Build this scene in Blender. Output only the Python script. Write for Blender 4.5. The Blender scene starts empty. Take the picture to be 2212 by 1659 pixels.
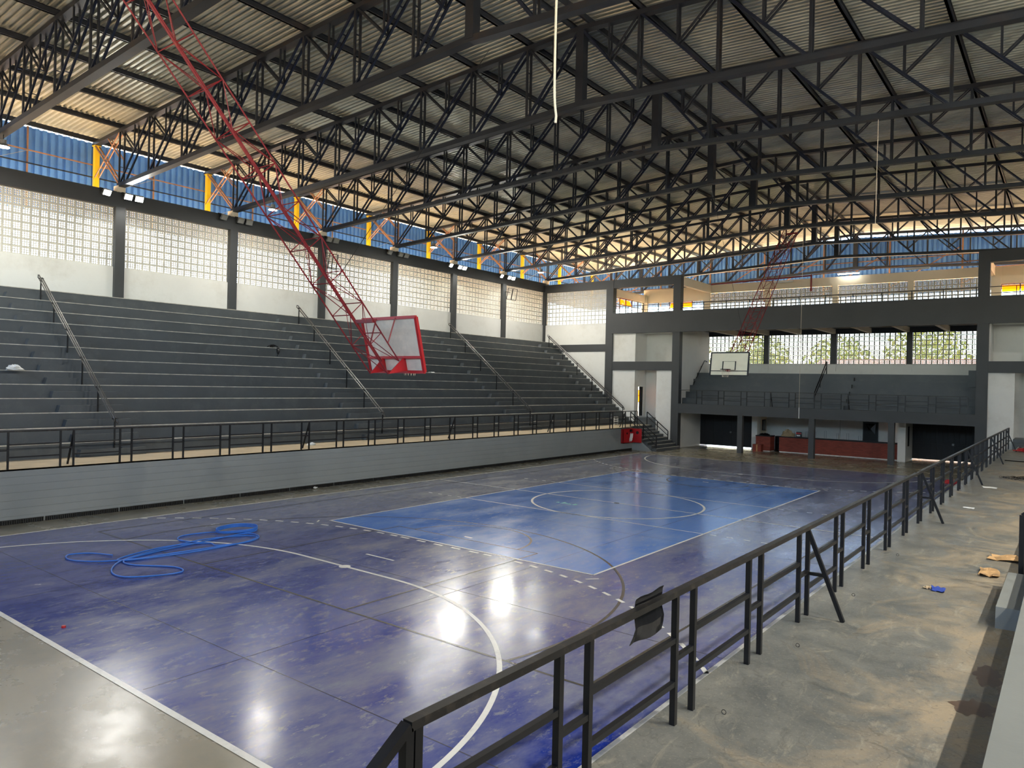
import bpy, math, random
from mathutils import Vector, Matrix
random.seed(7)
S = bpy.context.scene
COL = S.collection

# ------------------------------------------------------------------ camera
cam_d = bpy.data.cameras.new('camera'); cam = bpy.data.objects.new('camera', cam_d); COL.objects.link(cam)
cam_d.sensor_width = 36.0; cam_d.lens = 36.0*1572.6/2212; cam_d.clip_end = 2000; cam_d.clip_start = .05
yaw, roll = 0.656, 0.023
f = Vector((-math.sin(yaw), math.cos(yaw), 0)); r = Vector((math.cos(yaw), math.sin(yaw), 0)); u = r.cross(f)
r2 = math.cos(roll)*r+math.sin(roll)*u; u2 = -math.sin(roll)*r+math.cos(roll)*u
mw = Matrix((r2, u2, -f)).transposed().to_4x4(); mw.translation = Vector((12.707, -22.745, 4.132))
cam.matrix_world = mw
S.camera = cam

# ------------------------------------------------------------------ world, sun, exposure
W = bpy.data.worlds.new('sky'); S.world = W; W.use_nodes = True
nt = W.node_tree; nt.nodes.clear()
sky = nt.nodes.new('ShaderNodeTexSky'); sky.sky_type = 'NISHITA'; sky.sun_disc = False
sky.sun_elevation = math.radians(52); sky.sun_rotation = math.radians(-50); sky.air_density = 1.0; sky.dust_density = .6; sky.ozone_density = 1.0
bg = nt.nodes.new('ShaderNodeBackground'); bg.inputs[1].default_value = 0.95
wo = nt.nodes.new('ShaderNodeOutputWorld')
nt.links.new(sky.outputs[0], bg.inputs[0]); nt.links.new(bg.outputs[0], wo.inputs[0])
sd = bpy.data.lights.new('sun', 'SUN'); sd.energy = 24.0; sd.angle = math.radians(.6); sd.color = (1, .93, .82)
sun = bpy.data.objects.new('sun', sd); COL.objects.link(sun)
sun.rotation_euler = Vector((0.62, -0.52, -1.05)).to_track_quat('-Z', 'Y').to_euler()   # shines towards +x, -y, down
S.view_settings.view_transform = 'Standard'; S.view_settings.look = 'None'
S.view_settings.exposure = 1.05; S.view_settings.gamma = 1.0; S.view_settings.use_curve_mapping = False
S.cycles.max_bounces = 5; S.cycles.diffuse_bounces = 3; S.cycles.glossy_bounces = 2; S.cycles.transparent_max_bounces = 8; S.cycles.adaptive_threshold = .05
FLOOD_W, BAY_W = 50.0, 110.0

# ------------------------------------------------------------------ materials
def lin(c):
    return tuple(((v/255)/12.92 if v/255 <= .04045 else ((v/255+.055)/1.055)**2.4) for v in c)
MATS = {}
def mat(name, c, rough=.6, metal=0.0, vary=.12, scale=1.5, bump=0.0, bscale=30.0, c2=None, c2amt=.5, c2scale=.6, spec=.5, stretch=(1,1,1), rvary=0.0):
    m = bpy.data.materials.new(name); m.use_nodes = True; N = m.node_tree.nodes; L = m.node_tree.links
    b = N['Principled BSDF']; b.inputs['Roughness'].default_value = rough; b.inputs['Metallic'].default_value = metal
    b.inputs['Specular IOR Level'].default_value = spec
    g = N.new('ShaderNodeNewGeometry'); mp = N.new('ShaderNodeMapping'); mp.inputs['Scale'].default_value = stretch
    L.new(g.outputs['Position'], mp.inputs['Vector'])
    n1 = N.new('ShaderNodeTexNoise'); n1.inputs['Scale'].default_value = scale; n1.inputs['Detail'].default_value = 6; n1.inputs['Roughness'].default_value = .65
    L.new(mp.outputs[0], n1.inputs['Vector'])
    c = tuple(c)
    mx = N.new('ShaderNodeMix'); mx.data_type = 'RGBA'
    mx.inputs[6].default_value = tuple(v*(1-vary) for v in c)+(1,); mx.inputs[7].default_value = tuple(min(1, v*(1+vary)) for v in c)+(1,)
    rmp = N.new('ShaderNodeMapRange'); rmp.inputs[1].default_value = .3; rmp.inputs[2].default_value = .7
    L.new(n1.outputs['Fac'], rmp.inputs[0]); L.new(rmp.outputs[0], mx.inputs[0])
    out = mx.outputs[2]
    if c2 is not None:
        n2 = N.new('ShaderNodeTexNoise'); n2.inputs['Scale'].default_value = c2scale; n2.inputs['Detail'].default_value = 8; n2.inputs['Roughness'].default_value = .7
        L.new(mp.outputs[0], n2.inputs['Vector'])
        r2_ = N.new('ShaderNodeMapRange'); r2_.inputs[1].default_value = 1-c2amt-.12; r2_.inputs[2].default_value = 1-c2amt+.12; 
        L.new(n2.outputs['Fac'], r2_.inputs[0])
        m2 = N.new('ShaderNodeMix'); m2.data_type = 'RGBA'; m2.inputs[7].default_value = tuple(c2)+(1,)
        L.new(r2_.outputs[0], m2.inputs[0]); L.new(out, m2.inputs[6]); out = m2.outputs[2]
    L.new(out, b.inputs['Base Color'])
    if rvary:
        rr = N.new('ShaderNodeMapRange'); rr.inputs[1].default_value = .3; rr.inputs[2].default_value = .7
        rr.inputs[3].default_value = max(.02, rough-rvary); rr.inputs[4].default_value = rough+rvary
        L.new(n1.outputs['Fac'], rr.inputs[0]); L.new(rr.outputs[0], b.inputs['Roughness'])
    if bump:
        n3 = N.new('ShaderNodeTexNoise'); n3.inputs['Scale'].default_value = bscale; n3.inputs['Detail'].default_value = 5
        L.new(mp.outputs[0], n3.inputs['Vector'])
        bp = N.new('ShaderNodeBump'); bp.inputs['Strength'].default_value = bump; bp.inputs['Distance'].default_value = .02
        L.new(n3.outputs['Fac'], bp.inputs['Height']); L.new(bp.outputs[0], b.inputs['Normal'])
    MATS[name] = m; return m
def emat(name, c, strength):
    m = bpy.data.materials.new(name); m.use_nodes = True; N = m.node_tree.nodes
    b = N['Principled BSDF']; b.inputs['Base Color'].default_value = (.9, .9, .9, 1)
    b.inputs['Emission Color'].default_value = tuple(c)+(1,); b.inputs['Emission Strength'].default_value = strength
    MATS[name] = m; return m
mat('dark_paint', lin((78, 82, 84)), .5, vary=.12, scale=.8, bump=.05, c2=lin((94, 97, 97)), c2amt=.36, c2scale=1.1)
mat('frame_paint', lin((62, 64, 65)), .6, vary=.1, scale=.8)
mat('tier_grey', lin((124, 126, 120)), .55, vary=.08, scale=1.2, bump=.05)
mat('worn_lit_edge', lin((196, 190, 176)), .6, vary=.35, scale=3)  # pale noses: worn paint plus the light on tread edges, painted in
mat('podium_grey', lin((142, 146, 144)), .45, vary=.06, scale=.7)
mat('white_wall', lin((226, 225, 219)), .75, vary=.05, scale=.5, c2=lin((206, 203, 194)), c2amt=.38, c2scale=.5)
mat('cream_wall', lin((232, 220, 196)), .75, vary=.05, scale=.6)
mat('block', lin((206, 203, 192)), .8, vary=.08, scale=3)
mat('steel', lin((44, 48, 54)), .45, .25, vary=.2, scale=1.2, c2=lin((70, 58, 48)), c2amt=.33, c2scale=.9)
mat('steel_blue', lin((33, 40, 56)), .4, .25, vary=.2, scale=1.2, c2=lin((66, 58, 50)), c2amt=.3, c2scale=.9)
mat('black_steel', lin((19, 19, 21)), .42, .1, vary=.3, scale=2, c2=lin((70, 62, 54)), c2amt=.24, c2scale=14)
mat('rail_grey', lin((92, 90, 88)), .35, .5, vary=.3, scale=3)
mat('red_steel', lin((126, 30, 34)), .5, .1, vary=.25, scale=4, c2=lin((140, 74, 44)), c2amt=.3, c2scale=2)
mat('red_plate', lin((174, 24, 30)), .4, vary=.1)
mat('sheet', lin((172, 175, 162)), .4, .35, vary=.16, scale=.5, c2=lin((150, 150, 136)), c2amt=.42, c2scale=.35)
mat('blue_clad', lin((98, 150, 216)), .45, vary=.12, scale=1)
mat('yellow', lin((252, 206, 36)), .45, vary=.06)
mat('warm_lit_steel', lin((150, 112, 84)), .55, .1, vary=.2)  # steel at eaves and end wall, warm daylight put into its colour
mat('board_back', lin((222, 204, 180)), .7, vary=.12, scale=2.5, c2=lin((200, 184, 162)), c2amt=.4, c2scale=2)
mat('board_face', lin((232, 224, 196)), .55, vary=.06, scale=2)
mat('black_line', lin((34, 30, 30)), .5)
mat('concrete', lin((140, 133, 114)), .26, vary=.12, scale=.6, bump=.12, bscale=6, c2=lin((128, 124, 110)), c2amt=.42, c2scale=.5, rvary=.1)
def platform_mat():
    m = bpy.data.materials.new('platform'); m.use_nodes = True; N = m.node_tree.nodes; L = m.node_tree.links; b = N['Principled BSDF']
    g = N.new('ShaderNodeNewGeometry')
    def noise(scale, det, rgh, dist=0, st=(1, 1, 1), rot=0.0):
        mp = N.new('ShaderNodeMapping'); mp.inputs['Scale'].default_value = st; mp.inputs['Rotation'].default_value = (0, 0, rot); L.new(g.outputs['Position'], mp.inputs['Vector'])
        n = N.new('ShaderNodeTexNoise'); n.inputs['Scale'].default_value = scale; n.inputs['Detail'].default_value = det; n.inputs['Roughness'].default_value = rgh; n.inputs['Distortion'].default_value = dist
        L.new(mp.outputs[0], n.inputs['Vector']); return n.outputs['Fac']
    def mr(v, a, bb, c=0., d=1.):
        n = N.new('ShaderNodeMapRange'); n.inputs[1].default_value = a; n.inputs[2].default_value = bb; n.inputs[3].default_value = c; n.inputs[4].default_value = d
        L.new(v, n.inputs[0]); return n.outputs[0]
    def mix(f, a, bb):
        n = N.new('ShaderNodeMix'); n.data_type = 'RGBA'; L.new(f, n.inputs[0])
        for i, v in ((6, a), (7, bb)):
            if isinstance(v, tuple): n.inputs[i].default_value = v+(1,)
            else: L.new(v, n.inputs[i])
        return n.outputs[2]
    def add(a, bb):
        n = N.new('ShaderNodeMath'); n.operation = 'ADD'; L.new(a, n.inputs[0]); L.new(bb, n.inputs[1]); return n.outputs[0]
    sp = N.new('ShaderNodeSeparateXYZ'); L.new(g.outputs['Position'], sp.inputs[0])
    grey = mix(mr(noise(1.3, 8, .7, .4), .35, .65), lin((88, 90, 86)), lin((124, 122, 112)))
    dust = mr(add(noise(.8, 9, .7, 1.2, (1, .7, 1), .5), mr(sp.outputs[0], 10.2, 12.4, -.12, .13)), .46, .66)
    c = mix(dust, grey, lin((152, 136, 110)))
    trail = mr(noise(2.2, 5, .75, 2.5, (1, .35, 1), -.4), .56, .7, 0, .7)
    c = mix(trail, c, lin((160, 152, 132)))
    dark = mr(noise(3.6, 7, .7, 1.6), .58, .74, 0, .6)
    c = mix(dark, c, lin((72, 70, 65)))
    ct = noise(1.9, 3, .5, 1.4); ab = N.new('ShaderNodeMath'); ab.operation = 'ABSOLUTE'; sb = N.new('ShaderNodeMath'); sb.operation = 'SUBTRACT'; sb.inputs[1].default_value = .56
    L.new(ct, sb.inputs[0]); L.new(sb.outputs[0], ab.inputs[0])
    c = mix(mr(ab.outputs[0], .0, .012, .4, 0.), c, lin((70, 68, 60)))
    c = mix(mr(noise(38, 5, .7), .56, .7, 0, .45), c, lin((176, 168, 148)))
    c = mix(mr(noise(24, 5, .7), .57, .7, 0, .5), c, lin((66, 63, 56)))
    L.new(c, b.inputs['Base Color']); L.new(mr(dust, 0, 1, .38, .75), b.inputs['Roughness'])
    bp = N.new('ShaderNodeBump'); bp.inputs['Strength'].default_value = .18; bp.inputs['Distance'].default_value = .01
    L.new(noise(14, 6, .7, .6), bp.inputs['Height']); L.new(bp.outputs[0], b.inputs['Normal']); MATS['platform'] = m
platform_mat()
mat('sandy', lin((196, 178, 146)), .8, vary=.14, scale=1.2)
mat('line_white', lin((226, 224, 214)), .3, vary=.06, scale=5, c2=lin((176, 174, 170)), c2amt=.36, c2scale=3)
mat('line_brown', lin((72, 68, 62)), .25, vary=.1)
mat('soil', lin((222, 182, 138)), .95, vary=.1, scale=.3)
mat('grass', lin((150, 160, 70)), .95, vary=.25, scale=.4)
mat('leaf', lin((150, 165, 60)), .7, vary=.35, scale=2)
mat('bark', lin((96, 78, 60)), .9)
mat('black_door', lin((9, 9, 11)), .6, vary=.3, scale=3)
mat('grate', lin((40, 39, 37)), .6, .2, vary=.3)
mat('hose_blue', lin((44, 110, 200)), .35, vary=.15)
mat('hose_red', lin((190, 40, 48)), .45, vary=.15)
mat('rope', lin((220, 205, 180)), .8)
mat('plastic_black', lin((22, 22, 24)), .22, vary=.2)
mat('plastic_white', lin((225, 225, 220)), .4)
mat('cardboard', lin((190, 150, 100)), .85, vary=.2, scale=8)
mat('cloth_beige', lin((170, 150, 118)), .9, vary=.2, scale=6)
mat('cloth_blue', lin((40, 66, 150)), .9, vary=.2, scale=6)
mat('wet_stain', lin((92, 74, 58)), .3)
mat('aluminium', lin((190, 190, 188)), .35, .6)
mat('lens_off', lin((150, 150, 144)), .25)
mat('housing', lin((120, 122, 122)), .45, .3)
mat('roof_tile', lin((150, 96, 74)), .8, vary=.2)
mat('facade', lin((206, 190, 176)), .85, vary=.1)
mat('panel_grey', lin((96, 100, 98)), .5)
emat('lens_on', (1, .98, .92), 25.0)
emat('tube_on', (1, .99, .93), 14.0)

def court_mat(name, deep, worn, amt, rough, dust=.8):  # dust: strength of the far dust and painted sheen
    m = bpy.data.materials.new(name); m.use_nodes = True; N = m.node_tree.nodes; L = m.node_tree.links
    b = N['Principled BSDF']
    g = N.new('ShaderNodeNewGeometry')
    mp = N.new('ShaderNodeMapping'); mp.inputs['Scale'].default_value = (1, .45, 1); mp.inputs['Rotation'].default_value = (0, 0, .35)
    L.new(g.outputs['Position'], mp.inputs['Vector'])
    def noise(scale, det, rgh, vec):
        n = N.new('ShaderNodeTexNoise'); n.inputs['Scale'].default_value = scale; n.inputs['Detail'].default_value = det; n.inputs['Roughness'].default_value = rgh
        L.new(vec, n.inputs['Vector']); return n.outputs['Fac']
    def mr(v, a, bb, c=0., d=1.):
        n = N.new('ShaderNodeMapRange'); n.inputs[1].default_value = a; n.inputs[2].default_value = bb; n.inputs[3].default_value = c; n.inputs[4].default_value = d
        L.new(v, n.inputs[0]); return n.outputs[0]
    def mth(op, a, bb):
        n = N.new('ShaderNodeMath'); n.operation = op
        for i, v in enumerate((a, bb)):
            if isinstance(v, (int, float)): n.inputs[i].default_value = v
            else: L.new(v, n.inputs[i])
        n.use_clamp = True; return n.outputs[0]
    big = noise(.16, 3, .55, mp.outputs[0]); mid = noise(.8, 6, .7, mp.outputs[0]); fine = noise(5.5, 8, .75, mp.outputs[0])
    speck = mr(fine, .55-.06*amt, .66-.06*amt)
    patches = mr(mth('ADD', mth('MULTIPLY', mid, .6), mth('MULTIPLY', big, .5)), .52-.05*amt, .72-.05*amt)
    fac = mth('MAXIMUM', mth('MULTIPLY', speck, mr(big, .35, .6, .3, .85)), mth('MULTIPLY', patches, .75))
    sp = N.new('ShaderNodeSeparateXYZ'); L.new(g.outputs['Position'], sp.inputs[0])
    dusty = mth('MULTIPLY', mth('ADD', mr(sp.outputs[1], -15., -3., 0., .7), mr(sp.outputs[0], 4., -7., 0., .45)), mr(mth('ADD', mth('MULTIPLY', mid, .5), mth('MULTIPLY', fine, .5)), .4, .56, .5, 1.))  # greyer to far and left: dust plus floor reflection painted into the colour
    fac = mth('MAXIMUM', fac, mth('MULTIPLY', dusty, dust))
    mx = N.new('ShaderNodeMix'); mx.data_type = 'RGBA'; mx.inputs[6].default_value = tuple(deep)+(1,); mx.inputs[7].default_value = tuple(worn)+(1,)
    L.new(fac, mx.inputs[0]); L.new(mx.outputs[2], b.inputs['Base Color'])
    L.new(mr(mid, .3, .7, rough-.06, rough+.12), b.inputs['Roughness'])
    b.inputs['Specular IOR Level'].default_value = .6
    bp = N.new('ShaderNodeBump'); bp.inputs['Strength'].default_value = .12; bp.inputs['Distance'].default_value = .02
    L.new(noise(5, 4, .6, mp.outputs[0]), bp.inputs['Height'])
    b2 = N.new('ShaderNodeBump'); b2.inputs['Strength'].default_value = .1; b2.inputs['Distance'].default_value = .004
    L.new(noise(60, 3, .6, g.outputs['Position']), b2.inputs['Height']); L.new(bp.outputs[0], b2.inputs['Normal']); L.new(b2.outputs[0], b.inputs['Normal'])
    MATS[name] = m
court_mat('court_violet', lin((26, 49, 136)), lin((140, 142, 146)), .72, .16, 1.0)
court_mat('court_blue', lin((56, 118, 206)), lin((134, 160, 200)), .55, .15, .4)

def brick_mat():
    m = bpy.data.materials.new('brick'); m.use_nodes = True; N = m.node_tree.nodes; L = m.node_tree.links
    b = N['Principled BSDF']; b.inputs['Roughness'].default_value = .7
    g = N.new('ShaderNodeNewGeometry'); mp = N.new('ShaderNodeMapping'); mp.inputs['Rotation'].default_value = (math.pi/2, 0, 0)
    L.new(g.outputs['Position'], mp.inputs['Vector'])
    t = N.new('ShaderNodeTexBrick'); t.inputs['Color1'].default_value = lin((150, 66, 48))+(1,); t.inputs['Color2'].default_value = lin((128, 54, 40))+(1,)
    t.inputs['Mortar'].default_value = lin((112, 58, 46))+(1,); t.inputs['Scale'].default_value = 1.0
    t.inputs['Brick Width'].default_value = .22; t.inputs['Row Height'].default_value = .075; t.inputs['Mortar Size'].default_value = .006
    L.new(mp.outputs[0], t.inputs['Vector']); L.new(t.outputs['Color'], b.inputs['Base Color'])
    MATS['brick'] = m
brick_mat()
def amber_mat(name, c, glow):
    m = bpy.data.materials.new(name); m.use_nodes = True; N = m.node_tree.nodes; L = m.node_tree.links
    N.remove(N['Principled BSDF']); o = N['Material Output']
    t = N.new('ShaderNodeBsdfTransparent'); t.inputs[0].default_value = tuple(c)+(1,)
    tr = N.new('ShaderNodeBsdfTranslucent'); tr.inputs[0].default_value = tuple(c)+(1,)
    gl = N.new('ShaderNodeBsdfGlossy'); gl.inputs['Roughness'].default_value = .05
    a = N.new('ShaderNodeMixShader'); a.inputs[0].default_value = glow; L.new(t.outputs[0], a.inputs[1]); L.new(tr.outputs[0], a.inputs[2])
    c_ = N.new('ShaderNodeMixShader'); c_.inputs[0].default_value = .06; L.new(a.outputs[0], c_.inputs[1]); L.new(gl.outputs[0], c_.inputs[2])
    L.new(c_.outputs[0], o.inputs[0]); MATS[name] = m
amber_mat('amber_glass', lin((255, 186, 70)), .5)
amber_mat('clear_glass', (.93, .95, .95), .05)

# ------------------------------------------------------------------ mesh helpers
class MB:
    def __init__(s): s.v = []; s.f = []
    def quad(s, a, b, c, d):
        n = len(s.v); s.v += [a, b, c, d]; s.f.append((n, n+1, n+2, n+3)); return s
    def box(s, x0, y0, z0, x1, y1, z1):
        if x0 > x1: x0, x1 = x1, x0
        if y0 > y1: y0, y1 = y1, y0
        if z0 > z1: z0, z1 = z1, z0
        n = len(s.v)
        s.v += [(x0,y0,z0),(x1,y0,z0),(x1,y1,z0),(x0,y1,z0),(x0,y0,z1),(x1,y0,z1),(x1,y1,z1),(x0,y1,z1)]
        s.f += [tuple(n+i for i in q) for q in ((0,3,2,1),(4,5,6,7),(0,1,5,4),(1,2,6,5),(2,3,7,6),(3,0,4,7))]; return s
    def bar(s, p, q, w, h, up=(0,0,1)):
        p = Vector(p); q = Vector(q); d = (q-p).normalized(); up = Vector(up)
        if abs(d.dot(up)) > .98: up = Vector((0,1,0)) if abs(d.y) < .9 else Vector((1,0,0))
        a = d.cross(up).normalized(); b = a.cross(d).normalized(); n = len(s.v)
        for e in (p, q):
            for i, j in ((-1,-1),(1,-1),(1,1),(-1,1)): s.v.append(tuple(e+a*(i*w/2)+b*(j*h/2)))
        s.f += [tuple(n+i for i in k) for k in ((0,1,5,4),(1,2,6,5),(2,3,7,6),(3,0,4,7),(3,2,1,0),(4,5,6,7))]; return s
    def prism(s, poly, lo, hi, axis):          # poly: 2D points in the other two axes, extruded along axis
        n = len(s.v); k = len(poly)
        def pt(a, b, t): return (t,a,b) if axis == 0 else ((a,t,b) if axis == 1 else (a,b,t))
        for t in (lo, hi): s.v += [pt(a, b, t) for a, b in poly]
        s.f.append(tuple(n+i for i in range(k))[::-1]); s.f.append(tuple(n+k+i for i in range(k)))
        for i in range(k): j = (i+1) % k; s.f.append((n+i, n+j, n+k+j, n+k+i))
        return s
    def tube(s, pts, rad, seg=6, closed=False):
        pts = [Vector(p) for p in pts]; n0 = len(s.v); m = len(pts); ref = Vector((0,0,1))
        for i, p in enumerate(pts):
            a = pts[(i-1) % m] if (closed or i > 0) else p; b = pts[(i+1) % m] if (closed or i < m-1) else p
            d = (b-a).normalized(); up = ref if abs(d.dot(ref)) < .95 else Vector((0,1,0))
            e1 = d.cross(up).normalized(); e2 = e1.cross(d).normalized(); R = rad[i] if isinstance(rad, (list, tuple)) else rad
            for k in range(seg):
                t = 2*math.pi*k/seg; s.v.append(tuple(p+e1*(R*math.cos(t))+e2*(R*math.sin(t))))
        for i in range(m if closed else m-1):
            for k in range(seg):
                a = n0+i*seg+k; b = n0+i*seg+(k+1) % seg; c = n0+((i+1) % m)*seg+(k+1) % seg; d = n0+((i+1) % m)*seg+k
                s.f.append((a, b, c, d))
        if not closed:
            s.f.append(tuple(n0+k for k in range(seg))[::-1]); s.f.append(tuple(n0+(m-1)*seg+k for k in range(seg)))
        return s
    def disc(s, c, rad, h, seg=20, r2=None):
        n = len(s.v); x, y, z = c; r2 = rad if r2 is None else r2
        for zz, R in ((z, rad), (z+h, r2)): s.v += [(x+R*math.cos(2*math.pi*k/seg), y+R*math.sin(2*math.pi*k/seg), zz) for k in range(seg)]
        s.f.append(tuple(n+k for k in range(seg))[::-1]); s.f.append(tuple(n+seg+k for k in range(seg)))
        for k in range(seg): j = (k+1) % seg; s.f.append((n+k, n+j, n+seg+j, n+seg+k))
        return s
    def mesh(s, name, smooth=False):
        me = bpy.data.meshes.new(name); me.from_pydata([tuple(v) for v in s.v], [], s.f); me.update()
        if smooth: me.polygons.foreach_set('use_smooth', [True]*len(me.polygons))
        return me
def obj(name, me, m, parent=None, loc=(0,0,0), rot=(0,0,0), scale=None):
    if isinstance(me, MB): me = me.mesh(name)
    o = bpy.data.objects.new(name, me); COL.objects.link(o)
    if m and not me.materials: me.materials.append(MATS[m])
    o.location = loc; o.rotation_euler = rot
    if scale: o.scale = scale
    if parent: o.parent = parent
    return o
def tag(o, label=None, cat=None, group=None, kind=None):
    if label: o['label'] = label
    if cat: o['category'] = cat
    if group: o['group'] = group
    if kind: o['kind'] = kind
    return o
def thing(name, label=None, cat=None, loc=(0,0,0), group=None, kind=None, rot=(0,0,0)):
    o = bpy.data.objects.new(name, None); COL.objects.link(o); o.location = loc; o.rotation_euler = rot; o.empty_display_size = .2
    return tag(o, label, cat, group, kind)
def B(*a): return MB().box(*a)
def smoothstep_path(pts, n=8, closed=False):      # Catmull-Rom
    P = [Vector(p) for p in pts]; out = []; m = len(P)
    rng = range(m) if closed else range(m-1)
    for i in rng:
        p0 = P[(i-1) % m] if (closed or i > 0) else P[i]; p1 = P[i]; p2 = P[(i+1) % m]; p3 = P[(i+2) % m] if (closed or i < m-2) else P[i+1]
        for k in range(n):
            t = k/n; out.append(.5*((2*p1)+(-p0+p2)*t+(2*p0-5*p1+4*p2-p3)*t*t+(-p0+3*p1-3*p2+p3)*t**3))
    if not closed: out.append(P[-1])
    return out
ORD = ['first', 'second', 'third', 'fourth', 'fifth', 'sixth', 'seventh', 'eighth', 'ninth', 'tenth', 'eleventh', 'twelfth', 'thirteenth', 'fourteenth']
# ------------------------------------------------------------------ layout numbers (metres)
XE = 10.1            # court-side face of both podiums
ZP = 1.5             # podium level
XN0, DX, Z0, DZ, NT = 19.03, .5583, 7.37, .4511, 13
BAY = 5.35
YT = [-8.3+BAY*n for n in range(-2, 9)]        # roof trusses
YNEAR, YF, YB, YEND = -27.0, 23.6, 29.0, 34.9
XW = 20.0
AISLES = [-11.8, -.05, 11.4, 22.5]
HC, HL = 8.589, 18.162
def zt(x): return 15.6-.049*abs(x)
def zb(x): return 13.17-.045*abs(x)
def zs(x): return zt(x)+.27

# ================================================================== GROUND AND FLOOR
o = obj('ground', B(-90, -90, -.6, 90, 110, -.32), 'soil'); tag(o, kind='structure')
fl = tag(thing('floor', kind='structure'))
obj('slab', B(-XE-.1, YNEAR, -.3, XE+.1, 29.6, 0), 'concrete', fl)
obj('court_field', B(-HC, -HL, -.1, HC, HL, .002), 'court_violet', fl)
obj('centre_court', B(-4.5, -9, -.1, 4.5, 9, .004), 'court_blue', fl)
def strip(x0, y0, x1, y1, w, z=.006):
    a = Vector((x0, y0, 0)); b = Vector((x1, y1, 0)); d = (b-a).normalized(); n = Vector((-d.y, d.x, 0))*(w/2); d = d*0
    return [(p.x, p.y, z) for p in (a+n, a-n, b-n, b+n)]
def add_strip(mb, *a, **k):
    q = strip(*a, **k); mb.quad(q[0], q[1], q[2], q[3]); return mb
def add_arc(mb, cx, cy, R, a0, a1, w, n=48, z=.006, dash=None):
    k = 0
    for i in range(n):
        if dash and (i % 2): continue
        t0 = a0+(a1-a0)*i/n; t1 = a0+(a1-a0)*(i+1)/n
        sub = 4 if dash else 1
        for s_ in range(sub):
            u0 = t0+(t1-t0)*s_/sub; u1 = t0+(t1-t0)*(s_+1)/sub
            mb.quad((cx+(R-w/2)*math.cos(u0), cy+(R-w/2)*math.sin(u0), z), (cx+(R+w/2)*math.cos(u0), cy+(R+w/2)*math.sin(u0), z),
                    (cx+(R+w/2)*math.cos(u1), cy+(R+w/2)*math.sin(u1), z), (cx+(R-w/2)*math.cos(u1), cy+(R-w/2)*math.sin(u1), z))
    return mb
def line(mb, m='line_white'): return obj('line_marking', mb, m, fl)
PI = math.pi
for sgn in (-1, 1):
    line(add_strip(MB(), sgn*HC, -HL, sgn*HC, HL, .08)); line(add_strip(MB(), -HC-.04, sgn*HL, HC+.04, sgn*HL, .09))
    line(add_strip(MB(), sgn*4.5, -9.03, sgn*4.5, 9.03, .06)); line(add_strip(MB(), -4.5, sgn*9, 4.5, sgn*9, .06))
    line(add_strip(MB(), -4.5, sgn*3, 4.5, sgn*3, .05))
    for sx in (-1, 1):
        for k in range(4): line(add_strip(MB(), sx*(4.68+k*.48), sgn*3, sx*(4.86+k*.48), sgn*3, .05))
    # goal area, 9 m dashes, 7 m mark
    m6 = MB(); yb = sgn*-HL
    s2 = -sgn
    a = [(0, PI/2), (PI/2, PI)] if s2 < 0 else [(-PI/2, 0), (PI, 3*PI/2)]
    if s2 < 0: add_arc(m6, 1.5, s2*HL, 6, 0, PI/2, .08); add_arc(m6, -1.5, s2*HL, 6, PI/2, PI, .08)
    else: add_arc(m6, 1.5, s2*HL, 6, -PI/2, 0, .08); add_arc(m6, -1.5, s2*HL, 6, PI, 1.5*PI, .08)
    add_strip(m6, -1.5, s2*(HL-6), 1.5, s2*(HL-6), .08); line(m6)
    line(MB().disc((0, s2*(HL-6), .004), .13, .003))
    th = math.acos((HC-1.5)/9)
    if s2 < 0:
        line(add_arc(MB(), 1.5, s2*HL, 9, th, PI/2, .08, n=33, dash=1)); line(add_arc(MB(), -1.5, s2*HL, 9, PI/2, PI-th, .08, n=33, dash=1))
    else:
        line(add_arc(MB(), 1.5, s2*HL, 9, -PI/2, -th, .08, n=33, dash=1)); line(add_arc(MB(), -1.5, s2*HL, 9, PI+th, 1.5*PI, .08, n=33, dash=1))
    for k in range(5): line(add_strip(MB(), -1.35+k*.6, s2*(HL-9), -1.05+k*.6, s2*(HL-9), .08))
    line(add_strip(MB(), -.55, s2*(HL-7.1), .4, s2*(HL-7.1), .06)); line(add_strip(MB(), -.16, s2*(HL-10.2), .1, s2*(HL-10.2), .07))
    for sx in (-1, 1): line(add_strip(MB(), sx*4.75, s2*(9.2), sx*4.55, s2*(9.0+.42), .05))
    # basketball markings in worn brown
    ye = s2*14.15
    line(add_strip(MB(), -7.5, ye, 7.5, ye, .05, z=.005), 'line_brown')
    line(add_strip(MB(), sgn*7.5, -14.15, sgn*7.5, 14.15, .05, z=.005), 'line_brown')
    for sx in (-1, 1): line(add_strip(MB(), sx*2.42, ye, sx*2.42, s2*8.2, .05, z=.0052), 'line_brown')
    line(add_strip(MB(), -2.42, s2*8.2, 2.42, s2*8.2, .05, z=.0052), 'line_brown')
    line(add_arc(MB(), 0, s2*8.2, 1.8, 0 if s2 < 0 else -PI, PI if s2 < 0 else 0, .06, z=.0052), 'line_brown')
    c_ = s2*12.55; h = math.asin(1.6/6.3)
    line(add_arc(MB(), 0, c_, 6.3, -h if s2 < 0 else PI-h, PI+h if s2 < 0 else 2*PI+h, .06, n=64, z=.0052), 'line_brown')
line(add_strip(MB(), -HC, 0, HC, 0, .06)); line(add_arc(MB(), 0, 0, 3.0, 0, 2*PI, .08, n=96))
line(MB().disc((0, 0, .004), .1, .0035), 'line_brown')
mat('teal_paint', lin((110, 200, 190)), .4, vary=.1)
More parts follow.
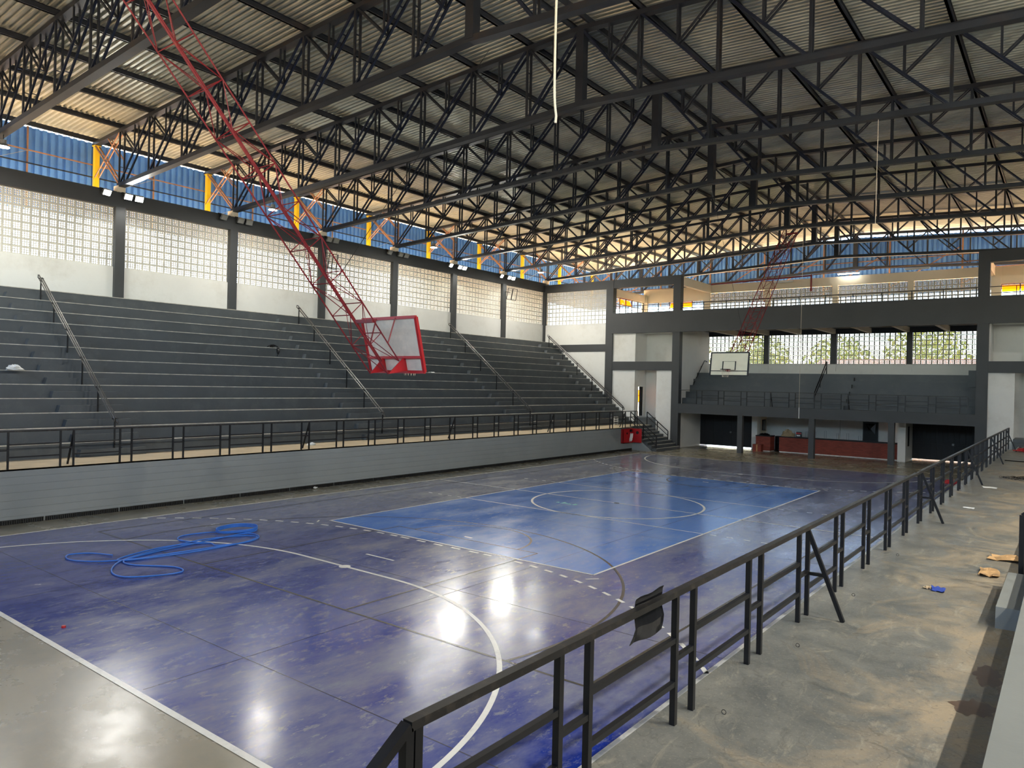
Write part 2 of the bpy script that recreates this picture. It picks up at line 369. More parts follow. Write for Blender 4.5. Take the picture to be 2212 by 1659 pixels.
for k, (dx, dy, a, b_) in enumerate(((0, 0, .1, .16), (.2, .1, .12, .3), (.36, .02, .09, .16), (.5, .08, .12, .14), (.68, .05, .13, .24))):
    for q in range(2): obj('paint_mark', B(-1.62+dx+q*.07, -1.45-dy*.3, .004, -1.62+dx+q*.07+a*.45, -1.45+b_-dy*.3-q*.05, .0052), 'teal_paint', fl)
# saw-cut joints of the slab, seen as thin dark lines
for y in (-16.6, -11.9, -4.5, 5.5): line(add_strip(MB(), -HC+.05, y, HC-.05, y+.02, .012, z=.0045), 'line_brown')
for x in (-2.55, 3.1): line(add_strip(MB(), x, -HL+.1, x, HL-.1, .012, z=.0045), 'line_brown')

# ================================================================== PODIUMS AND GRANDSTANDS
Y1 = 19.95
def podium(side, sx):
    p = thing('podium', kind='structure'); p['kind'] = 'structure'
    h = (ZP-.0)/7
    for k in range(7): obj('course', B(sx*XE, YNEAR, k*h+.005, sx*(XE+.22), Y1, (k+1)*h-.005), 'podium_grey', p)
    obj('core', B(sx*(XE+.012), YNEAR+.01, -.05, sx*(XW), Y1-.01, ZP-.012), 'podium_grey', p)
    obj('back_fill', B(sx*(XE+.55), Y1-.02, -.05, sx*XW, YF, ZP-.014), 'podium_grey', p)
    obj('walkway', B(sx*(XE+.0), YNEAR, ZP-.05, sx*13.0, Y1, ZP), 'sandy' if sx < 0 else 'platform', p)
    obj('walkway_end', B(sx*(XE+.55), Y1, ZP-.05, sx*13.0, YF, ZP-.002), 'sandy' if sx < 0 else 'platform', p)
    return p
podium('left', -1); podium('right', 1)
def grandstand(sx, label):
    g = thing('grandstand', label, 'bleachers', (0, 0, ZP), group=None)
    y0, y1 = -24.0, YF-.02
    for k in range(NT):
        xf = sx*(XN0-DX*k); z = Z0-DZ*k-ZP; xb = sx*(XN0-DX*(k-1)+.25) if k else sx*XW
        tm = 'dark_paint' if sx < 0 else 'tier_grey'
        o = obj('tier', B(xf, y0, max(0, z-DZ-.12), xb, y1, z), tm, g)
        if sx < 0: obj('nosing', B(xf-sx*.012, y0, z-.022, xf+sx*.03, y1, z+.004), 'worn_lit_edge', o)
    sm = {}
    for ya in AISLES:
        w = 1.05 if ya < 20 else .95
        for k in range(NT):
            xf = sx*(XN0-DX*k); z = Z0-DZ*k-ZP; zl = z-DZ if k < NT-1 else 0
            zh = zl+(z-zl)*.5
            mb = MB(); e = .06
            yl, yr = (ya-w, ya+w) if ya < 20 else (ya-w, y1)
            mb.prism([(yl, zl), (yr, zl), (yr, zh), (yl+e, zh)], *sorted((xf, xf-sx*.27)), 0)
            obj('aisle_step', mb, tm, g)
    return g
grandstand(-1, 'dark grey concrete grandstand with thirteen tiers below the perforated left wall')
grandstand(1, 'grey concrete tiers in the bottom right corner beside the dusty walkway')
def handrail(sx, ya, label, short=False):
    h = thing('stair_handrail', label, 'handrail', (0, ya, 0), group='handrails up the grandstand aisles')
    xa, xb_ = sx*18.75, sx*12.2; za, zb_ = Z0+.55, ZP+1.25
    for dy, dz in ((-.06, 0), (.06, -.10)):
        a = Vector((xa, dy, za+dz)); b = Vector((xb_, dy, zb_+dz)); d = (b-a).normalized()
        up = Vector((0, 0, 1))
        pts = [a+Vector((sx*.05, 0, -.12)), a+Vector((sx*.03, 0, -.02)), a+d*.05, b-d*.05, b+Vector((-sx*.03, 0, -.05)), b+Vector((-sx*.02, 0, -.14))]
        obj('rail', MB().tube(pts, .024, 6), 'rail_grey', h)
        a2 = a+Vector((0, 0, -.14)); b2 = b+Vector((0, 0, -.14))
        obj('rail', MB().tube([a+Vector((sx*.05, 0, -.12)), a2+d*.05, b2-d*.05, b+Vector((-sx*.02, 0, -.14))], .02, 6), 'rail_grey', h)
    for k in range(6):
        t = .01+.98*k/5; x = xa+(xb_-xa)*t; z = za+(zb_-za)*t-.1
        kk = math.ceil((XN0-abs(x))/DX); zf = Z0-DZ*kk if kk < NT else ZP
        obj('post', B(x-.02, -.02, zf, x+.02, .02, z), 'black_steel', h)
        obj('bracket', B(x-.03, -.09, z-.02, x+.03, .09, z+.01), 'black_steel', h)
    return h
for i, ya in enumerate(AISLES):
    handrail(-1, ya+.1 if ya < 20 else 22.5, ['long steel handrail on the leftmost aisle of the grandstand', 'long steel handrail on the aisle left of the red-framed backboard',
              'long steel handrail on the aisle right of the red-framed backboard', 'long steel handrail on the last aisle beside the end wall'][i])
h = thing('stair_handrail', 'black handrail post at the right edge of the walkway', 'handrail', (0, -10.45, 0))
obj('post', B(12.16, -.03, ZP, 12.22, .03, 2.48), 'black_steel', h); obj('rail', MB().bar((12.19, 0, 2.48), (14.6, 0, 4.4), .05, .05), 'black_steel', h)
obj('rail', MB().bar((12.19, 0, 2.2), (14.6, 0, 4.1), .04, .04), 'black_steel', h)

# ================================================================== GUARD RAILS
def guard_rail(name, label, axis, fixed, start, n, z0, period=1.63, gap=.345, brace=(), bdir=1, matn='black_steel', post=.046, hgt=1.03, tail=None, first=None):
    g = thing(name, label, 'railing', (0, 0, z0))
    def P(t, s, z): return (s, t, z) if axis == 'y' else (t, s, z)
    end = start+period*n
    s0 = first if first is not None else start
    obj('top_rail', MB().bar(P(s0, fixed, hgt), P(end+gap, fixed, hgt), .06, .045), 'rail_top' if 'rail_top' in MATS else matn, g)
    pm = MB().box(-post/2, -post/2, 0, post/2, post/2, hgt-.02).mesh('post')
    L1 = period-gap; L2 = gap
    def rm(L):
        return MB().bar(P(0, 0, 0), P(L, 0, 0), .04, .04).mesh('mid_rail')
    r1, r2_ = rm(L1), rm(L2)
    for k in range(n+1):
        t = start+period*k
        obj('post', pm, matn, g, P(t, fixed, 0)); obj('post', pm, matn, g, P(t+gap, fixed, 0))
        obj('mid_rail', r2_, matn, g, P(t, fixed, hgt*.5))
        if k < n:
            obj('mid_rail', r1, matn, g, P(t+gap, fixed, hgt*.645)); obj('mid_rail', r1, matn, g, P(t+gap, fixed, hgt*.315))
        if k in brace:
            o = obj('brace', MB().bar(P(t+gap, fixed, hgt-.03), P(t+gap, fixed+bdir*.4, 0), .045, .045), matn, g)
            obj('brace_tie', MB().bar(P(t+gap, fixed, hgt*.48), P(t+gap, fixed+bdir*.21, hgt*.48), .035, .035), matn, o)
    return g
mat('rail_top', lin((34, 32, 30)), .4, .15, vary=.3, scale=3, c2=lin((72, 65, 57)), c2amt=.38, c2scale=9)
gr = guard_rail('guard_rail', 'black square-tube railing along the near walkway edge on the right', 'y', 10.28, -19.06, 24, ZP, brace=(3, 8, 13, 18, 23), first=-20.33)
obj('post', B(10.255, -20.36, 0, 10.305, -20.31, 1.02), 'black_steel', gr); obj('post', B(10.255, -20.3, 0, 10.305, -20.25, 1.02), 'black_steel', gr)
for hh in (.664, .324): obj('mid_rail', MB().bar((10.28, -20.3, hh), (10.28, -19.06, hh), .04, .04), 'black_steel', gr)
obj('sloping_rail', MB().bar((10.28, -20.33, 1.03), (10.28, -22.4, -.3), .06, .045), 'black_steel', gr)
obj('sloping_rail', MB().bar((10.28, -20.33, .5), (10.28, -22.4, -.8), .04, .04), 'black_steel', gr)
guard_rail('guard_rail', 'black square-tube railing along the far podium below the grandstand', 'y', -9.98-.12+.0, -15.8+.04-1.64*2, 24, ZP, period=1.637, brace=(3, 8, 13, 18, 23), bdir=-1, first=-20.0)
guard_rail('guard_rail', 'thin black railing in front of the small end-wall tiers', 'x', YF+.12, -7.35, 10, 3.06, period=1.52, gap=.38, brace=(3, 6), bdir=1, post=.045, hgt=.93, first=-8.57)

# ================================================================== LEFT AND RIGHT WALLS WITH PERFORATED BLOCKS
def block_mesh_yz(b, t=.05):
    mb = MB(); hole = b*.165; rib = b*.11; edge = (b-3*hole-2*rib)/2
    xs = [0, edge]; 
    e = [(0, edge), (edge+hole, edge+hole+rib), (edge+2*hole+rib, edge+2*hole+2*rib), (b-edge, b)]
    for a, c in e: mb.box(-t/2, a, 0, t/2, c, b)
    for a, c in e: mb.box(-t/2+.004, 0, a, t/2-.004, b, c)
    return mb
BS = .32
BM = block_mesh_yz(BS-.006); BMESH = BM.mesh('block')
def panel_stuff(parent, nx, nz, xform, size):
    mb = MB(); bm = block_mesh_yz(size-.005)
    for i in range(nx):
        for k in range(nz):
            n = len(mb.v); mb.v += [xform(x, y+i*size, z+k*size) for x, y, z in bm.v]; mb.f += [tuple(n+q for q in fc) for fc in bm.f]
    o = obj('block_panel', mb, 'block', parent); o['kind'] = 'stuff'; return o
ZG0, ZG1 = 8.77, 11.33
def side_wall(name, sx):
    w = thing(name, kind='structure'); w['kind'] = 'structure'
    obj('lower_wall', B(sx*XW, YNEAR, 5.5, sx*(XW+.2), YF, ZG0), 'white_wall', w)
    obj('beam', B(sx*(XW-.1), YNEAR, ZG1, sx*(XW+.25), YF+.4, 12.0), 'frame_paint', w)
    ys = [-8.3+BAY*n for n in range(-3, 7)]
    for n, y in enumerate(ys):
        if y < YNEAR: continue
        obj('column', B(sx*(XW-.16), y-.2, Z0-.02, sx*(XW+.16), y+.2, ZG1+.01), 'frame_paint', w)
    for n in range(len(ys)-1):
        ya = ys[n]+.115
        if sx < 0 and n in (2, 3):
            pn = bpy.data.objects.new('block_panel', None); COL.objects.link(pn); pn.parent = w; pn.location = (sx*(XW+.08), ya, ZG0); pn['kind'] = 'structure'
            del pn['kind']
            for i in range(16):
                for k in range(8): obj('block', BMESH, 'block', pn, (0, i*BS, k*BS))
        else:
            panel_stuff(w, 16, 8, lambda x, y, z: (sx*(XW+.08)+x, ya+y, ZG0+z), BS)
    return w
side_wall('wall_left', -1); side_wall('wall_right', 1)
# ================================================================== END WALL (FAR)
we = thing('wall_far', kind='structure')
def W_(name, b, m, p=None): return obj(name, b, m, p or we)
for sx in (-1, 1):
    W_('column', B(sx*13.82, YF-.06, 0, sx*14.4, YF+.4, 11.85), 'frame_paint')
    W_('column', B(sx*8.58, YF-.06, 0, sx*9.12, YF+.4, 11.85), 'frame_paint')
    W_('column', B(sx*(XW-.2), YF-.1, 7.3, sx*(XW+.2), YF+.3, 11.3), 'frame_paint')
    W_('beam', B(sx*8.6, YF-.04, 11.24, sx*XW, YF+.36, 11.85), 'frame_paint')
    W_('beam', B(sx*9.1, YF-.04, 5.32, sx*13.85, YF+.36, 5.93), 'frame_paint')
    W_('beam', B(sx*14.38, YF-.03, 6.66, sx*XW, YF+.3, 7.2), 'frame_paint')
    W_('wall_panel', B(sx*14.38, YF, 0, sx*XW, YF+.2, 6.68), 'white_wall')
    W_('wall_panel', B(sx*14.38, YF, 7.18, sx*XW, YF+.2, 8.72), 'white_wall')
    panel_stuff(we, 17, 8, lambda x, y, z: ((-XW+.12+y) if sx < 0 else (14.42+y), YF+.12+x, 8.72+z), .318)
    # stair tower: flush panels, recesses
    W_('wall_panel', B(sx*12.0, YF+.06, 5.9, sx*13.85, YF+.2, 8.0), 'white_wall')
    W_('wall_panel', B(sx*12.0, YF+.06, 0, sx*13.85, YF+.2, 5.35), 'white_wall')
    W_('wall_panel', B(sx*9.1, YF+.06, 0, sx*10.3, YF+.2, 5.35), 'white_wall')
    W_('tower_ceiling', B(sx*9, YF+.2, 8.0, sx*14, YB, 8.3), 'white_wall')
    W_('tower_back', B(sx*9, 25.4, 0, sx*12, 25.6, 8.0), 'white_wall')
    W_('tower_inner', B(sx*9.0, YF+.2, 0, sx*9.2, YB, 8.0), 'white_wall')
    # upper rooms
    W_('room_floor', B(sx*8.8, YF, 8.6, sx*14.2, YB, 8.9), 'white_wall')
    W_('room_band', B(sx*13.95, YF+.3, 10.72, sx*14.2, YB, 11.3), 'cream_wall')
    W_('room_band', B(sx*8.8, YB-.02, 10.72, sx*14.2, YB+.2, 11.75), 'cream_wall')
    W_('room_sill', B(sx*13.95, YF+.3, 8.9, sx*14.2, YB, 9.25), 'cream_wall')
    W_('room_sill', B(sx*8.8, YB-.02, 8.9, sx*14.2, YB+.2, 9.25), 'cream_wall')
    W_('room_pier', B(sx*13.9, YB-.25, 8.9, sx*14.25, YB+.2, 11.3), 'cream_wall')
    W_('room_pier', B(sx*8.75, YB-.05, 8.9, sx*9.25, YB+.2, 11.75), 'cream_wall')
    W_('side_beam', B(sx*8.65, YF+.3, 11.22, sx*8.95, YB, 11.8), 'cream_wall')
    # walls beside the small tiers and under them
    W_('side_wall', B(sx*8.75, YF+.35, 0, sx*8.95, YB+.1, 8.4), 'white_wall')
# left tower passage: side wall with a door opening that looks outside
def side_with_hole(sx, x0, x1, ya, yb, z0, z1, dy0, dy1, dz0, dz1):
    W_('recess_side', B(sx*x0, ya, z0, sx*x1, dy0, z1), 'white_wall'); W_('recess_side', B(sx*x0, dy1, z0, sx*x1, yb, z1), 'white_wall')
    W_('recess_side', B(sx*x0, dy0, dz1, sx*x1, dy1, z1), 'white_wall'); W_('recess_side', B(sx*x0, dy0, z0, sx*x1, dy1, dz0), 'white_wall')
side_with_hole(-1, 12.0, 12.2, YF+.2, 25.4, 0, 8.0, 24.25, 25.05, 2.05, 4.15)
W_('recess_side', B(12.0, YF+.2, 0, 12.2, 25.4, 8.0), 'white_wall')
# passage steps behind the frame
W_('landing', B(-12.0, YF+.2, 0, -10.3, 25.4, 1.95), 'dark_paint'); W_('landing', B(-12.0, YF-.05, 0, -10.3, YF+.2, 1.72), 'dark_paint')
W_('landing', B(12.0, YF-.35, 0, 10.3, 25.4, 1.85), 'dark_paint'); W_('landing', B(12.0, YF-.7, 0, 10.3, YF-.35, 1.68), 'dark_paint')
# gallery
W_('gallery_parapet', B(-14.0, YF-.1, 7.96, 14.0, YF+.2, 9.42), 'frame_paint')
W_('gallery_floor', B(-8.8, YF+.2, 8.3, 8.8, YB, 8.6), 'frame_paint')
for x in (-6.6, -4.4, -2.2, 0, 2.2, 4.4, 6.6):
    W_('joist', B(x-.1, YF+.2, 7.98, x+.1, YB, 8.3), 'cream_wall')
W_('slab_beam', B(-8.6, YF-.05, 2.42, 8.6, YF+.3, 3.06), 'frame_paint')
W_('slab', B(-8.8, YF+.2, 2.6, 8.8, YB+.3, 3.05), 'frame_paint')
for x in (-4.3, .14, 4.52): W_('column', B(x-.16, YF-.02, 0, x+.16, YF+.3, 2.45), 'frame_paint')
# back wall with two perforated bands
W_('back_wall', B(-8.8, YB, 3.0, 8.8, YB+.2, 5.95), 'white_wall'); W_('ledge', B(-8.8, YB-.06, 5.25, 8.8, YB, 5.5), 'white_wall')
W_('back_band', B(-8.8, YB, 11.22, 8.8, YB+.2, 11.8), 'cream_wall'); W_('back_band', B(-8.8, YB, 7.98, 8.8, YB+.2, 8.95), 'frame_paint')
xc = [-8.8, -4.5, 0, 4.5, 8.8]
for x in xc[1:4]:
    W_('column', B(x-.17, YB-.08, 5.95, x+.17, YB+.22, 8.0), 'frame_paint'); W_('column', B(x-.17, YB-.05, 8.9, x+.17, YB+.22, 11.3), 'cream_wall')
    W_('pilaster', B(x-.17, YB-.08, 5.45, x+.17, YB, 5.97), 'white_wall')
for i in range(4):
    xa = xc[i]
    panel_stuff(we, 14, 7, lambda x, y, z: (xa+.02+y, YB+.1+x, 5.95+z), .305)
    panel_stuff(we, 14, 7, lambda x, y, z: (xa+.02+y, YB+.1+x, 8.95+z), .3225*.985)
# tiers
et = thing('grandstand', 'small dark tiers at the far end above the brick bar', 'bleachers', (0, 24, 3.05))
tiers = [(24.5, 3.45), (25.1, 3.9), (25.75, 4.35), (26.35, 4.8), (26.95, 5.25)]
for i, (y, z) in enumerate(tiers):
    o = obj('tier', B(-8.74, y-24, 0 if i == 0 else tiers[i-1][1]-3.05-.1, 8.74, 5 if i == 4 else y-24+.9, z-3.05), 'dark_paint', et)
    for xm in (0.9,):
        zl = tiers[i-1][1] if i else 3.05
        obj('aisle_step', B(xm-.9, y-24-.28, zl-3.05, xm+.9, y-24, (zl+z)/2-3.05), 'dark_paint', et)
obj('end_block', B(8.0, 2.0, 1.5, 8.74, 4.95, 2.45), 'dark_paint', et); obj('end_block', B(8.4, 2.4, 2.4, 8.74, 4.95, 2.7), 'dark_paint', et)
h = thing('stair_handrail', 'black handrail in the middle of the small end-wall tiers', 'handrail', (0, 24, 3.05))
a, b_ = Vector((0, .6, .95)), Vector((0, 3.3, 3.0))
obj('rail', MB().bar(a, b_, .05, .05), 'black_steel', h); obj('rail', MB().bar(a-Vector((0, 0, .3)), b_-Vector((0, 0, .3)), .04, .04), 'black_steel', h)
for t, z0 in ((0, 0), (.45, 1.0), (1, 2.2)):
    q = a+(b_-a)*t; obj('post', B(-.03, q.y-.03, z0, .03, q.y+.03, q.z), 'black_steel', h)
h = thing('wall_handrail', 'black sloping handrail fixed to the white side wall left of the far hoop', 'handrail', (-8.72, 26, 4.3))
obj('rail', MB().tube([(.0, -.1, -.02), (.08, 0, 0), (.08, 2.0, 1.85), (.08, 2.1, 1.86), (.08, 2.5, 1.8), (0, 2.5, 1.8)], .03, 6), 'black_steel', h)
for t in (.3, 1.6): obj('bracket', MB().bar((-.03, t, t*.92-.08), (.08, t, t*.92), .025, .025), 'black_steel', h)
# gallery rail
g = thing('gallery_rail', 'thin dark railing on top of the gallery parapet', 'railing', (0, YF+.05, 9.42))
for z, t in ((.5, .05), (.33, .03), (.14, .03)): obj('rail', MB().bar((-8.6, 0, z), (8.6, 0, z), t, t), 'black_steel', g)
for k in range(12): x = -8.5+17*k/11; obj('post', B(x-.025, -.02, 0, x+.025, .02, .5), 'black_steel', g)
for sx in (-1, 1):
    for z, t in ((.5, .04), (.16, .03)): obj('rail', MB().bar((sx*9.1, 0, z), (sx*13.85, 0, z), t, t), 'black_steel', g)
    for k in range(1, 4): x = sx*(9.1+4.75*k/4); obj('post', B(x-.02, -.02, 0, x+.02, .02, .5), 'black_steel', g)
# windows of the two upper rooms
def window_x(n, x0, x1, y, z0, z1, cols, amber):
    w = thing('window_%d' % n, kind='structure', loc=((x0+x1)/2, y, z0)); cx = (x0+x1)/2
    fr = MB(); zm = z0+(z1-z0)*.66
    for i in range(cols+1):
        x = x0+(x1-x0)*i/cols-cx; fr.box(x-.025, -.03, 0, x+.025, .03, z1-z0)
    for z in (0, zm-z0, z1-z0): fr.box(x0-cx, -.035, z-.025, x1-cx, .035, z+.025)
    obj('window_frame', fr, 'black_steel', w)
    for i in range(cols):
        a = x0+(x1-x0)*i/cols-cx+.03; b = x0+(x1-x0)*(i+1)/cols-cx-.03
        tilt = MB()
        if i in amber: tilt.bar(((a+b)/2, 0, zm-z0+.04), ((a+b)/2, .18, z1-z0-.04), b-a, .012); obj('amber_pane', tilt, 'amber_glass', w)
        else: obj('pane', B(a, -.004, zm-z0+.03, b, .004, z1-z0-.03), 'clear_glass', w)
        obj('pane', B(a, -.004, .03, b, .004, zm-z0-.03), 'clear_glass', w)
window_x(1, -13.9, -9.25, YB+.1, 9.25, 10.72, 5, (2, 3))
window_x(2, 9.25, 13.9, YB+.1, 9.25, 10.72, 5, (0, 1, 2))
w = thing('window_3', kind='structure', loc=(-14.08, YF+.4, 9.25)); fr = MB(); Lw = YB-.25-YF-.4
for i in range(6): y = Lw*i/5; fr.box(-.03, y-.025, 0, .03, y+.025, 1.47)
for z in (0, .97, 1.45): fr.box(-.035, 0, z-.025, .035, Lw, z+.025)
obj('window_frame', fr, 'black_steel', w)
for i in range(5):
    a, b = Lw*i/5+.03, Lw*(i+1)/5-.03
    if i in (1, 2): obj('amber_pane', MB().bar((0, (a+b)/2, 1.0), (-.18, (a+b)/2, 1.42), b-a, .012, up=(1, 0, 0)), 'amber_glass', w)
    else: obj('pane', B(-.004, a, 1.0, .004, b, 1.42), 'clear_glass', w)
    obj('pane', B(-.004, a, .03, .004, b, .94), 'clear_glass', w)
w = thing('window_4', kind='structure', loc=(-12.1, 24.25, 2.05)); fr = MB()
for y in (0, .36, .8): fr.box(-.03, y-.02, 0, .03, y+.02, 2.1)
for z in (1.0, 1.45, 1.85): fr.box(-.03, 0, z-.02, .03, .4, z+.02)
obj('window_frame', fr, 'black_steel', w)
obj('amber_pane', B(-.01, .02, 1.0, .01, .36, 1.85), 'amber_glass', w); obj('pane', B(-.01, .02, 0, .01, .36, 1.0), 'clear_glass', w)
obj('open_leaf', B(-.02, .38, 0, .02, .78, 2.1), 'black_door', w)

# ================================================================== UNDER THE END TIERS: DOORS, BAR
def gate(n, x0, x1, y, z0, z1, folds):
    d = thing('door_%d' % n, kind='structure', loc=((x0+x1)/2, y, 0)); w_ = (x1-x0)/folds
    for i in range(folds):
        a = -(x1-x0)/2+i*w_
        obj('leaf_panel', B(a-.004, -.02+(.02 if i % 2 else 0), z0, a+w_+.004, .02+(.02 if i % 2 else 0), z1), 'black_door', d)
    obj('rail', B(-(x1-x0)/2, -.05, 1.0, (x1-x0)/2, -.02, 1.06), 'black_door', d)
    obj('lock', B(.2, -.07, 1.0, .32, -.02, 1.12), 'rail_grey', d)
    return d
gate(1, -8.76, -4.7, 27.8, .07, 2.6, 12); gate(2, 4.8, 8.76, 28.6, .07, 2.6, 26)
W_('pier', B(-4.78, 27.2, 0, -4.4, 27.9, 2.6), 'white_wall')
W_('partition', B(-4.6, 27.8, 0, -4.4, YB+.2, 2.6), 'cream_wall')
W_('bar_back', B(-4.5, YB+.1, 0, 4.6, YB+.3, 2.6), 'white_wall'); W_('bar_pilaster', B(.0, YB-.02, 0, .5, YB+.12, 2.6), 'white_wall')
W_('pier', B(4.42, 26.2, 0, 4.85, 28.7, 2.6), 'white_wall')
w = thing('window_5', kind='structure', loc=(2.35, YB+.08, .95)); obj('window_frame', MB().box(-.46, -.04, 0, -.42, .02, 1.25).box(.42, -.04, 0, .46, .02, 1.25).box(-.46, -.04, 1.21, .46, .02, 1.25).box(-.46, -.04, 0, .46, .02, .04), 'black_steel', w)
obj('pane', B(-.42, -.02, .04, .42, .0, 1.21), 'black_door', w)
pm = MB(); 
pm.v = [(-.32, -.04, 1.1), (.3, -.05, 1.12), (.02, -.1, .78), (-.1, -.03, .7), (.28, -.03, .45), (.12, -.09, .95)]; pm.f = [(0, 2, 5), (0, 5, 1), (1, 5, 2), (2, 3, 0), (2, 4, 1)]
obj('plastic_film', pm, 'plastic_black', w)
obj('slot_window', B(4.84, 26.9, .9, 4.87, 27.35, 2.1), 'black_door', we)
bar = thing('bar_counter', 'long red brick bar counter with a dark top under the end tiers', 'counter', (.8, 26.9, 0))
obj('base', B(-3.52, -.19, 0, 3.55, .3, .06), 'line_white', bar); obj('brick_front', B(-3.54, -.2, .06, 3.58, .28, 1.0), 'brick', bar); obj('top', B(-3.58, -.24, 1.0, 3.6, .4, 1.06), 'black_door', bar)
bar2 = thing('bar_counter', 'short red brick counter end left of the bar gap', 'counter', (-3.75, 26.75, 0))
obj('base', B(-.42, -.33, 0, .5, .5, .06), 'line_white', bar2); obj('brick_front', B(-.45, -.35, .06, .52, .5, 1.0), 'brick', bar2); obj('top', B(-.47, -.37, 1.0, .54, .55, 1.06), 'black_door', bar2)
c = thing('shelf_unit', 'dark cluttered shelf in the gap between the brick counters', 'shelf', (-2.95, 27.6, 0))
obj('side', B(-.35, 0, 0, -.31, .4, 1.0), 'black_door', c); obj('side', B(.31, 0, 0, .35, .4, 1.0), 'black_door', c); obj('back', B(-.35, .38, 0, .35, .4, 1.0), 'black_door', c)
for z in (.05, .5, .96): obj('shelf', B(-.31, 0, z, .31, .4, z+.03), 'black_door', c)
c = thing('carton', 'small brown carton on the floor beside the short brick counter', 'box', (-3.93, 26.05, 0))
obj('body', B(-.28, -.2, 0, .28, .2, .46), 'brick', c); obj('flap', B(-.29, -.21, .4, .29, .21, .47), 'brick', c); obj('tape', B(-.04, -.215, .0, .04, .215, .475), 'cardboard', c)
def blob(name, label, cat, loc, rx, ry, rz, m, seed=0, jag=.25):
    rnd = random.Random(seed); mb = MB(); nu, nv = 14, 8
    for j in range(nv+1):
        for i in range(nu):
            t = 2*PI*i/nu; q = (PI/2)*j/nv; k = 1+jag*(rnd.random()-.5)*(1 if j < nv else 0)
            mb.v.append((rx*k*math.cos(t)*math.cos(q), ry*k*math.sin(t)*math.cos(q), max(0, rz*math.sin(q)*(1+jag*(rnd.random()-.5)))))
    for j in range(nv):
        for i in range(nu): mb.f.append((j*nu+i, j*nu+(i+1) % nu, (j+1)*nu+(i+1) % nu, (j+1)*nu+i))
    mb.f.append(tuple(range(nu))[::-1])
    return tag(obj(name, mb, m, None, loc), label, cat)
blob('sack', 'slumped beige sack lying on the brick bar counter', 'sack', (-2.25, 26.95, 1.06), .42, .2, .42, 'cloth_beige', 3, .5)
blob('bag', 'dark bag on top of the short brick counter', 'bag', (-3.75, 26.8, 1.06), .38, .25, .14, 'plastic_black', 4, .4)
c = thing('printed_box', 'small box with red and white print on the brick bar counter', 'box', (-1.52, 26.9, 1.06))
obj('body', B(-.16, -.1, 0, .16, .1, .34), 'plastic_black', c); obj('print_red', B(-.165, -.104, .2, .165, -.1, .3), 'red_plate', c); obj('print_white', B(-.12, -.105, .06, .1, -.1, .15), 'plastic_white', c)
for i, (x, hh) in enumerate(((-1.2, .4), (-.7, .42), (-.05, .5), (.7, .38), (1.3, .42), (2.0, .3))):
    t_ = thing('wire_stand', 'thin wire stand on the brick bar counter, %s from the left' % ORD[i], 'wire stand', (x+.15, 26.98, 1.06), group='wire stands on the bar')
    obj('wire', MB().tube([(-.06, 0, 0), (-.06, 0, hh), (.06, 0, hh), (.06, 0, .0)], .007, 4), 'rail_grey', t_); obj('foot', B(-.1, -.06, 0, .1, .06, .012), 'rail_grey', t_)
c = thing('meter_panel', 'black electrical panel on the side wall left of the bar', 'panel', (-4.39, 28.4, 1.3)); obj('box', B(0, -.25, 0, .08, .25, .75), 'black_door', c); obj('cover', B(.08, -.2, .05, .09, .2, .7), 'panel_grey', c)
# ================================================================== COURT STAIRS AND PODIUM ENDS
for sx, lab in ((-1, 'dark steps going down from the far podium to the court by the red hydrant box'), (1, 'dark steps at the far end of the right walkway behind the railing')):
    st = thing('court_stairs', lab, 'stairs', (sx*8.4, 20, 0))
    for i in range(8):
        y1_ = 3.6 if i > 1 else 3.55
        obj('step', B(-sx*0+sx*.31*i*1.0, 0, 0, sx*(.31*(i+1)+.03 if i < 7 else 2.3), y1_-.02 if sx < 0 else 3.5, .1875*(i+1)-(.002 if i == 7 else 0)), 'dark_paint', st)
        obj('nosing', B(sx*(.31*i-.008), .02, .1875*(i+1)-.016, sx*(.31*i+.02), y1_-.05 if sx < 0 else 3.45, .1875*(i+1)+.003), 'worn_lit_edge', st)
    pr = MB().prism([(sx*.3, 0), (sx*2.3, 0), (sx*2.3, 1.5), (sx*2.15, 1.45)], -.05, 0, 1); obj('stringer', pr, 'podium_grey', st)
def stair_rail(y, x0, z0, x1, z1, label, n):
    h = thing('stair_handrail', label, 'handrail', (x0, y, 0))
    a = Vector((0, 0, z0)); b = Vector((x1-x0, 0, z1))
    obj('rail', MB().bar(a, b, .05, .05), 'black_steel', h)
    for q in (.3, .6)[:n]: obj('rail', MB().bar(a-Vector((0, 0, q)), b-Vector((0, 0, q)), .035, .035), 'black_steel', h)
    for t in (0, .5, 1):
        p = a+(b-a)*t; X = p.x+x0; st_ = min(8, max(0, math.ceil((-8.4-X)/.31))); obj('post', B(p.x-.025, -.025, .1875*st_, p.x+.025, .025, p.z), 'black_steel', h)
stair_rail(20.12, -10.35, 2.47, -8.45, .97, 'black handrail on the near side of the court steps beside the red hydrant box', 2)
stair_rail(23.35, -10.8, 2.4, -9.2, 1.15, 'black handrail on the far side of the court steps against the white panel', 1)
hy = thing('hydrant_cabinet', 'red fire hydrant cabinet with its door open at the podium corner', 'cabinet', (-XE, 18.42, .5))
obj('box_back', B(0, 0, 0, .03, 1.3, .93), 'red_plate', hy); obj('box_side', B(0, 0, 0, .16, .03, .93), 'red_plate', hy); obj('box_side', B(0, 1.27, 0, .16, 1.3, .93), 'red_plate', hy)
obj('box_side', B(0, 0, .9, .16, 1.3, .93), 'red_plate', hy); obj('box_side', B(0, 0, 0, .16, 1.3, .03), 'red_plate', hy)
obj('fixed_panel', B(.13, 0, 0, .16, .85, .93), 'red_plate', hy)
d = obj('door', B(.16, 1.27, .02, .8, 1.3, .92), 'red_plate', hy); obj('door_window', MB().tube([(.5, 1.26, .66), (.5, 1.31, .66)], .1, 14), 'black_door', d)
